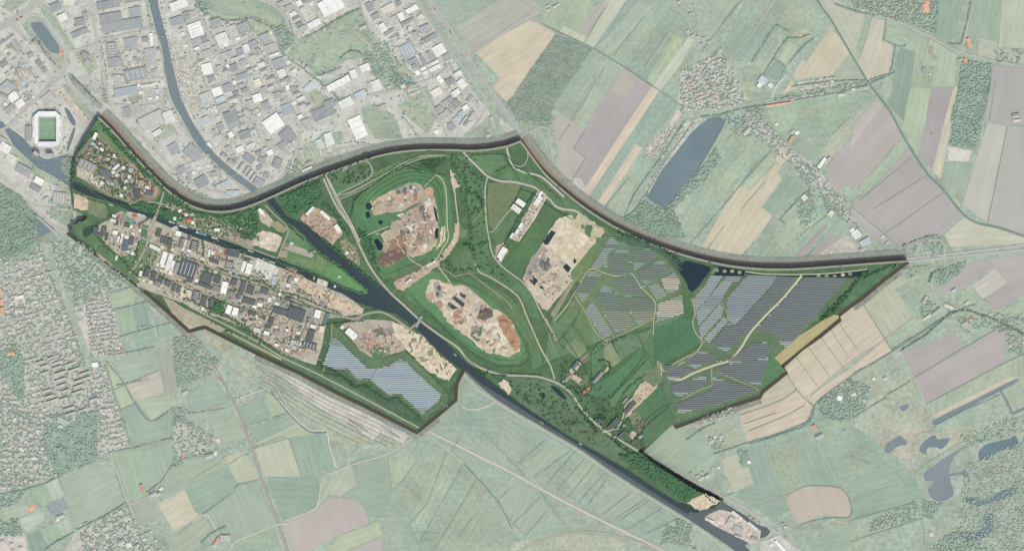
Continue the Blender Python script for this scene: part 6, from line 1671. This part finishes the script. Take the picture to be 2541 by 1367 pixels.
R_('405,50 430,140', 8, 3.6, '', 1, 2)
R_('465,60 490,130 512,220', 5, 3.4, '', 1, 2)
R_('490,30 520,70 545,128', 7, 3.4, '', 1, 2)
R_('545,130 575,190 605,270 640,330', 6, 3.6, '', 1, 2)
R_('630,90 660,150 700,225 740,290', 6, 3.6, '', 1, 2)
R_('575,190 620,172 665,150', 5, 3.4, '', 1, 1.5)
R_('600,240 650,222 700,200', 5, 3.4, '', 1, 1.5)
R_('690,105 700,130 730,155 770,185 830,235 860,270', 2.6, 4.6, '', 1, 2.5)
R_('715,50 730,95 705,105', 3, 4.4, '', 1, 3)
R_('900,80 945,130 985,190 1020,250', 5, 3.6, '', 1, 1.5)
R_('1060,80 1110,150 1150,215 1190,260', 6, 3.2, '', 1, 2)
R_('805,262 860,240 900,230', 4, 3.6, '', 1)
R_('830,358 880,352 950,362 1050,358 1110,362', 5, 3.2, '', 3, 1)
R_('745,290 790,262 840,245', 5, 3, '', 1)
R_('720,400 705,450 690,470', 2.5, 4.6, '', 1, 5)
R_('740,400 735,425', 4, 4, '', 1, 3)
R_('430,430 460,465 510,490 560,505 610,500', 2.6, 4.4, '', 1, 5)
R_('740,470 800,440 860,412 920,390', 3, 4, '', 1, 5)
R_('252,305 290,345 330,390 375,435 425,478 470,508', 3, 4.6, '', 1, 6)
# inside belts
R_('192,385 235,325', 4, 4, '', 1, 1.5)
R_('262,325 330,400 375,440 410,475', 2.2, 4.4, '', 1, 4)
R_('190,388 215,398 262,425 278,432', 2.6, 3.8, '', 1, 1.5)
R_('182,450 215,465 270,500 330,515 390,535 440,555', 3.2, 3.6, '', 1, 1.5)
R_('185,478 225,495 275,510', 4, 3.4, '', 1, 1)
R_('425,495 470,525 540,538 600,532 640,518', 2.2, 4.6, '', 1, 4)
R_('555,605 640,632 700,655 750,675', 4, 3.4, '', 1, 1)
R_('684,645 720,660 760,672 800,688 850,712 905,730', 2.6, 4.2, '', 1, 1.6)
R_('762,595 800,635 850,668 890,700 915,722', 2.6, 4.6, '', 1, 2.2)
R_('672,510 722,566 756,598', 3, 4, '', 1, 1.5)
R_('800,590 850,635 900,675 940,710', 2.8, 4.4, '', 1, 2.5)
R_('803,505 820,515 860,575 870,590', 2.4, 4.4, '', 1, 4)
R_('1156,390 1155,440 1158,500 1166,560 1175,620 1180,650', 3.6, 4, '', 1, 4)
R_('1160,480 1190,485 1195,510 1170,530', 3, 4.6, '', 3, 5)
R_('1140,610 1160,605 1180,630', 2.6, 4.4, '', 3, 4)
R_('1100,640 1130,670 1180,672 1190,655', 3, 4.4, '', 1, 5)
R_('1125,385 1165,420 1180,440', 3.6, 3.8, '', 1, 4)
R_('1225,430 1262,410 1300,425 1345,455 1400,505', 3.6, 3.2, '', 1, 2)
R_('1325,480 1300,515 1262,585 1232,645', 3, 3.4, '', 3, .8)
R_('1530,575 1570,590 1620,605 1650,618', 1.8, 4.6, '', 3, 4)
R_('1650,625 1675,640 1690,670', 2, 4.6, '', 3, 4)
R_('1520,560 1560,572', 5, 3.6, '', 1, 2)
R_('2145,675 2100,730 2060,770 2040,792', 1.6, 4.8, '', 3, 5)
R_('2220,655 2180,672 2140,690', 2.2, 4.2, '', 1, 3)
R_('790,900 835,922 880,955', 3, 3.4, '', 3, 2)
R_('802,925 850,935 880,960 905,955 960,992 985,985 1047,1038', 2.6, 3.2, '', 3, 2)
R_('1130,945 1110,1005 1060,1035', 4, 3, '', 1, 1)
R_('1005,868 1060,920 1120,985', 3.6, 3.2, '', 1, 1)
R_('1180,915 1200,930 1215,920', 3, 4.4, '', 3, 3)
R_('1222,928 1260,932', 2.4, 4.4, '', 3, 2)
R_('1485,895 1500,893 1515,905 1510,925 1465,945', 3, 4.4, '', 3, 1.5)
R_('1400,925 1390,945 1410,960 1440,965', 4, 4.2, '', 1, 3)
R_('1430,970 1455,980 1445,950', 3.2, 4.4, '', 3, 3)
R_('1430,1015 1450,1030 1480,1075', 2.4, 4.6, '', 3, 5)
R_('1475,1040 1490,1028 1508,1045', 3, 4.4, '', 3, 1.5)
R_('1545,1050 1560,1040 1530,1075', 4, 4.2, '', 1, 3)
R_('1515,1080 1545,1110 1560,1120', 2.4, 4.6, '', 3, 5)
R_('470,720 520,742 600,772 660,790', 5, 3.6, '', 1, 1)
R_('430,640 460,636 505,650 520,680', 4, 3.8, '', 1, 2)
R_('505,600 508,650', 3, 4.6, '', 1, 2)
R_('540,665 600,685 660,705 680,715', 3.4, 4, '', 1, 1.5)
R_('690,720 740,735 800,760 850,780', 4, 3.6, '', 1, 1.2)
R_('345,560 375,540', 3, 4, '', 1, 2)
R_('235,578 262,610 300,640 345,690', 3, 4, '', 1, 2)
R_('345,600 340,640', 3, 4, '', 1, 1.5)
R_('460,740 520,765 590,800 640,830', 2.4, 4.2, '', 1, 3)
R_('600,815 640,840 690,870', 3, 3.6, '', 1, 1.5)
# woods
W_('694,492 720,480 793,450 800,492 768,518 745,523 738,540 722,530', .18, 4.6, '', 1)
W_('1535,1128 1585,1122 1640,1163 1733,1220 1705,1242 1640,1198 1565,1148', .17, 4.8, '', 1)
W_('325,512 352,502 390,510 388,528 370,526', .2, 4.2, '', 1)
W_('398,518 430,522 458,540 452,552 405,538', .18, 4.2, '', 1)
W_('532,742 560,752 545,775 527,768', .2, 4.6, '', 1)
W_('890,565 925,590 935,650 945,680 920,640 895,600', .07, 4, '', 1)
W_('800,440 915,408 920,440 860,460', .025, 3.4, '', 3)
W_('560,540 640,530 645,600 600,590', .05, 3.6, '', 1)
W_('1250,950 1340,960 1460,1060 1540,1120 1450,1100 1330,1020', .008, 3.8, '', 1)
W_('1120,400 1200,440 1205,560 1225,640 1280,710 1200,670 1160,560', .012, 3.6, '', 1)
W_('752,760 580,760 600,800', .02, 3, '', 1)
W_('232,570 420,580 700,690 800,740 790,880 640,840 345,700', .006, 3.2, '', 1)
W_('200,390 240,340 300,390 390,465 340,500 262,480', .03, 3.4, '', 1)
W_('420,505 520,535 640,560 630,600 500,575', .03, 3.2, '', 1)
W_('470,772 560,812 640,845 660,860 560,822', .05, 3.6, '', 1)
W_('-60,460 0,455 50,485 95,540 90,600 60,625 30,640 -60,640', .11, 5.0, '', 0)
W_('110,1030 240,1020 240,1138 145,1180 112,1120', .13, 5.2, '', 1)
W_('0,862 40,855 60,900 58,1005 0,925', .12, 5, '', 1)
W_('-60,930 110,1050 140,1180 0,1225 -60,1230', .03, 4.2, '', 1)
W_('-60,640 100,612 140,700 200,880 240,1010 60,1060 -60,930', .02, 3.8, '', 1)
W_('130,600 210,600 330,700 275,722 200,760 165,720 140,660', .035, 4.4, '', 1)
W_('212,745 272,730 300,840 310,880 225,885', .02, 3, '', 1)
W_('225,900 260,900 320,1105 240,1135', .03, 3.4, '', 1)
W_('200,1300 320,1255 390,1400 200,1400', .03, 4, '', 1)
W_('0,1290 45,1285 60,1330 0,1330', .06, 4.6, '', 1)
W_('0,1225 60,1215 50,1247 0,1264', .05, 4.6, '', 1)
W_('430,835 480,830 545,900 520,930 440,960 430,900', .06, 4.2, '', 1)
W_('430,1020 540,1090 500,1130 430,1160', .03, 4, '', 1)
W_('430,1010 465,1015 458,1050 430,1060', .04, 4, '', 1)
W_('700,450 735,395 800,430 720,465 640,495', .05, 4, '', 1)
W_('152,392 172,390 190,405 188,450 168,438 154,425', .14, 4.4, '', 1)
W_('490,0 520,20 510,30 480,15', .08, 4.6, '', 1)
W_('675,65 700,65 735,95 720,115 700,125 688,100', .08, 4.6, '', 1)
W_('905,120 960,100 1000,165 1030,200 990,215 930,195 900,150', .03, 4.2, '', 1)
W_('970,195 990,185 1010,205 1035,210 990,225', .07, 4.6, '', 3)
W_('1380,85 1470,122 1440,167 1376,257 1365,281 1282,300 1258,254 1315,173', .07, 2.4, '', 1)
W_('1270,300 1365,285 1370,310 1320,312', .05, 3, '', 1)
W_('1545,545 1600,500 1650,520 1668,512 1700,590 1640,590', .12, 4.6, '', 0)
W_('1735,425 1775,370 1790,400 1740,460 1690,500 1670,520 1662,508', .10, 4.8, '', 1)
W_('1600,480 1690,350 1740,300 1700,298 1640,395', .035, 3.8, '', 2)
W_('1690,175 1740,155 1790,120 1860,255 1780,275 1690,275', .03, 3.8, '', 1)
W_('1840,275 1880,290 1960,360 2030,420 2100,500 2135,570 2100,555 2030,490 1950,400 1850,320', .03, 4, '', 1)
W_('1800,280 1900,255 1900,300 1850,350 1800,310', .02, 4.2, '', 1)
W_('1900,255 2160,215 2155,200 1985,225', .04, 4.2, '', 1)
W_('1975,500 2010,470 2030,540 1990,570', .05, 4, '', 1)
W_('2030,460 2080,480 2110,560 2050,520', .03, 4, '', 1)
W_('1975,420 2000,400 2030,450 2000,450', .06, 4.4, '', 1)
W_('2110,0 2330,-20 2322,85 2250,58 2200,45 2120,20', .045, 5, '', 1)
W_('2369,280 2389,150 2460,160 2439,300 2424,368 2356,361', .09, 4.6, '', 1)
W_('2465,125 2535,122 2530,160 2470,155', .02, 4.6, '', 1)
W_('2240,665 2330,650 2310,665 2255,690', .03, 4, '', 1)
W_('2345,665 2400,648 2380,680 2330,715 2320,690', .08, 4.4, '', 1)
W_('2330,585 2345,610 2330,640 2240,615', .03, 4, '', 1)
W_('2370,790 2470,775 2541,790 2541,880 2500,880 2495,830 2440,810 2400,830', .03, 4.4, '', 1)
W_('2295,740 2330,760 2300,790 2280,780', .04, 4.4, '', 1)
W_('2030,995 2110,940 2160,960 2150,1010 2090,1050 2040,1030', .06, 4.6, '', 1)
W_('2400,1150 2560,1080 2620,1400 2360,1400 2380,1250', .03, 3.8, '', 2)
W_('2290,1240 2340,1250 2310,1290 2290,1280', .08, 4.2, '', 1)
W_('2300,1370 2330,1340 2380,1310 2450,1360 2450,1400 2290,1400', .045, 4.6, '', 1)
W_('2160,1290 2280,1240 2285,1285 2230,1300 2160,1320', .045, 4, '', 1)
W_('2380,1080 2500,1040 2541,1030 2541,1070 2400,1110', .03, 3.6, '', 1)
W_('1690,1056 1826,1003 1828,1028 1770,1045 1700,1062', .03, 3, '', 1)
W_('1760,1100 1790,1085 1800,1110 1770,1115', .05, 4, '', 1)
W_('1830,1115 1855,1115 1860,1150 1835,1150', .06, 4, '', 1)
W_('1680,1285 1720,1300 1710,1330 1680,1320', .1, 4.4, '', 0)
W_('1855,1278 1895,1300 1900,1305 1870,1295', .05, 4, '', 1)
W_('1650,1300 1710,1330 1730,1367 1640,1340', .05, 4, '', 1)
W_('1660,1310 1700,1290 1690,1330 1640,1350', .06, 4, '', 1)
W_('-60,-60 1030,0 1200,300 700,440 400,480 260,300 0,300', .0022, 3.8, '', 1)
W_('60,300 180,300 185,560 90,540', .006, 4, '', 1)
W_('1385,900 1440,890 1450,960 1500,960 1560,1000 1600,1060 1560,1100 1480,1060 1400,960', .009, 3.6, '', 1)
W_('1255,940 1345,945 1400,990 1440,1060 1380,1040 1290,985', .008, 3.4, '', 3)
R_('1440,965 1480,1000 1510,1020 1540,1000', 5, 3.6, '', 1, 2)
R_('1600,930 1560,960 1540,990', 4, 3.8, '', 1, 2)
R_('1570,1100 1600,1060 1640,1020', 6, 3.4, '', 1, 2)
R_('1465,875 1500,850 1560,835', 9, 3.2, '', 3, 2)
R_('1400,865 1370,830 1350,800', 8, 3.2, '', 3, 2)
R_('1505,990 1560,940 1600,895', 12, 3.2, '', 3, 2)
W_('212,745 272,730 300,840 310,880 225,885', .015, 3, '', 0)

big, rest = [], {}
T = [t for t in T if keep(t[0], t[1], t[2]*.4)]
rowtrees = [t for t in T if t[4] >= 10]
rowtrees.sort(key=lambda t: -t[2]); chosen = set(id(t) for t in rowtrees[:300])
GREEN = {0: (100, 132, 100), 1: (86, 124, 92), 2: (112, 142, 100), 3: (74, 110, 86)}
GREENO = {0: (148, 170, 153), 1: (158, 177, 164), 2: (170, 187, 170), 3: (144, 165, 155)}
# three tree shapes: tapered trunk with limbs, crown of leaf clumps spread through a volume
def tree_meshes(seed):
    rg = np.random.default_rng(seed); v, f = [], []
    for k_ in range(6):
        a, b = k_*math.pi/3, (k_+1)*math.pi/3
        v += [(.09*math.cos(a), .09*math.sin(a), 0), (.045*math.cos(a), .045*math.sin(a), 1.0)]
    f += [(2*i, 2*((i+1) % 6), 2*((i+1) % 6)+1, 2*i+1) for i in range(6)]
    for k_ in range(4):
        a = k_*1.57+rg.random(); n = len(v); dx, dy = math.cos(a), math.sin(a)
        v += [(0.03*dy, -.03*dx, .6), (-.03*dy, .03*dx, .6), (.5*dx, .5*dy, 1.25), (0, 0, .68)]; f += [(n, n+1, n+2), (n, n+2, n+3), (n+1, n+3, n+2)]
    tm = mesh('trunk', v, f); V, F = [], []; b0 = 0
    for c in range(15):
        th, u = rg.random()*6.28, rg.random(); rr = .62*math.sqrt(rg.random()); z = 1.25+rg.uniform(-.45, .5)*(1.1-rr)
        s = rg.uniform(.26, .42); q = IV*s*rg.uniform(.75, 1.25, (len(IV), 1)); q = q+np.array([rr*math.cos(th), rr*math.sin(th), z]); V += q.tolist(); F += (IF+b0).tolist(); b0 += len(IV)
    return tm, mesh('crown', V, F)
TM = [tree_meshes(s) for s in range(5)]
for a, b in TM: a.materials.append(M_BARK); b.materials.append(M_TREE)
for n, t in enumerate(T):
    x, y, r, grp, ci = t; out = not indist(x, y); X, Y = P(x, y); z = gz(x, y); ci %= 10
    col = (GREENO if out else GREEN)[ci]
    if id(t) in chosen:
        tm, cm = TM[n % 5]; root = empty('tree', X, Y, z, random.uniform(0, 6.28)); tag(root, f'round crowned broadleaf tree {grp}', 'tree', f'trees {grp}')
        for nm, me in (('trunk', tm), ('crown', cm)):
            o = D.objects.new(nm, me); C.objects.link(o); o.parent = root; o.scale = (r, r, r*1.1); o.color = lin(col if nm == 'crown' else (120, 105, 90))
    else: rest.setdefault((out, ci), []).append((X, Y, z, r))
def bulk(name, me_v, me_f, nf):
    me = D.meshes.new(name); me.vertices.add(len(me_v)); me.vertices.foreach_set('co', me_v.astype(np.float32).ravel())
    me.loops.add(nf*3); me.loops.foreach_set('vertex_index', me_f.astype(np.int32).ravel()); me.polygons.add(nf)
    me.polygons.foreach_set('loop_start', np.arange(0, nf*3, 3, dtype=np.int32)); me.update(calc_edges=True); return me
tot = 0
for (out, ci), L in rest.items():
    A = np.array(L); n = len(A); tot += n
    j = rng.uniform(.7, 1.3, (n, len(IV), 1)); sc = A[:, 3][:, None, None]
    fl = .42 if out else .75
    V = IV[None]*j*sc*np.array([1, 1, fl]); V += np.stack([A[:, 0], A[:, 1], A[:, 2]+A[:, 3]*(.35 if out else .8)], 1)[:, None]
    F = IF[None]+(np.arange(n)*len(IV))[:, None, None]
    me = bulk('woodland', V.reshape(-1, 3), F.reshape(-1, 3), n*len(IF))
    o = link('woodland', me, M_TREE, (GREENO if out else GREEN)[ci]); tag(o, ('pale' if out else 'deep')+' green woods, hedges and scattered garden trees '+('beyond the district' if out else 'of the district'), 'trees', kind='stuff')
print('trees', len(T), 'bulk', tot)
print('max ground', MAXL)
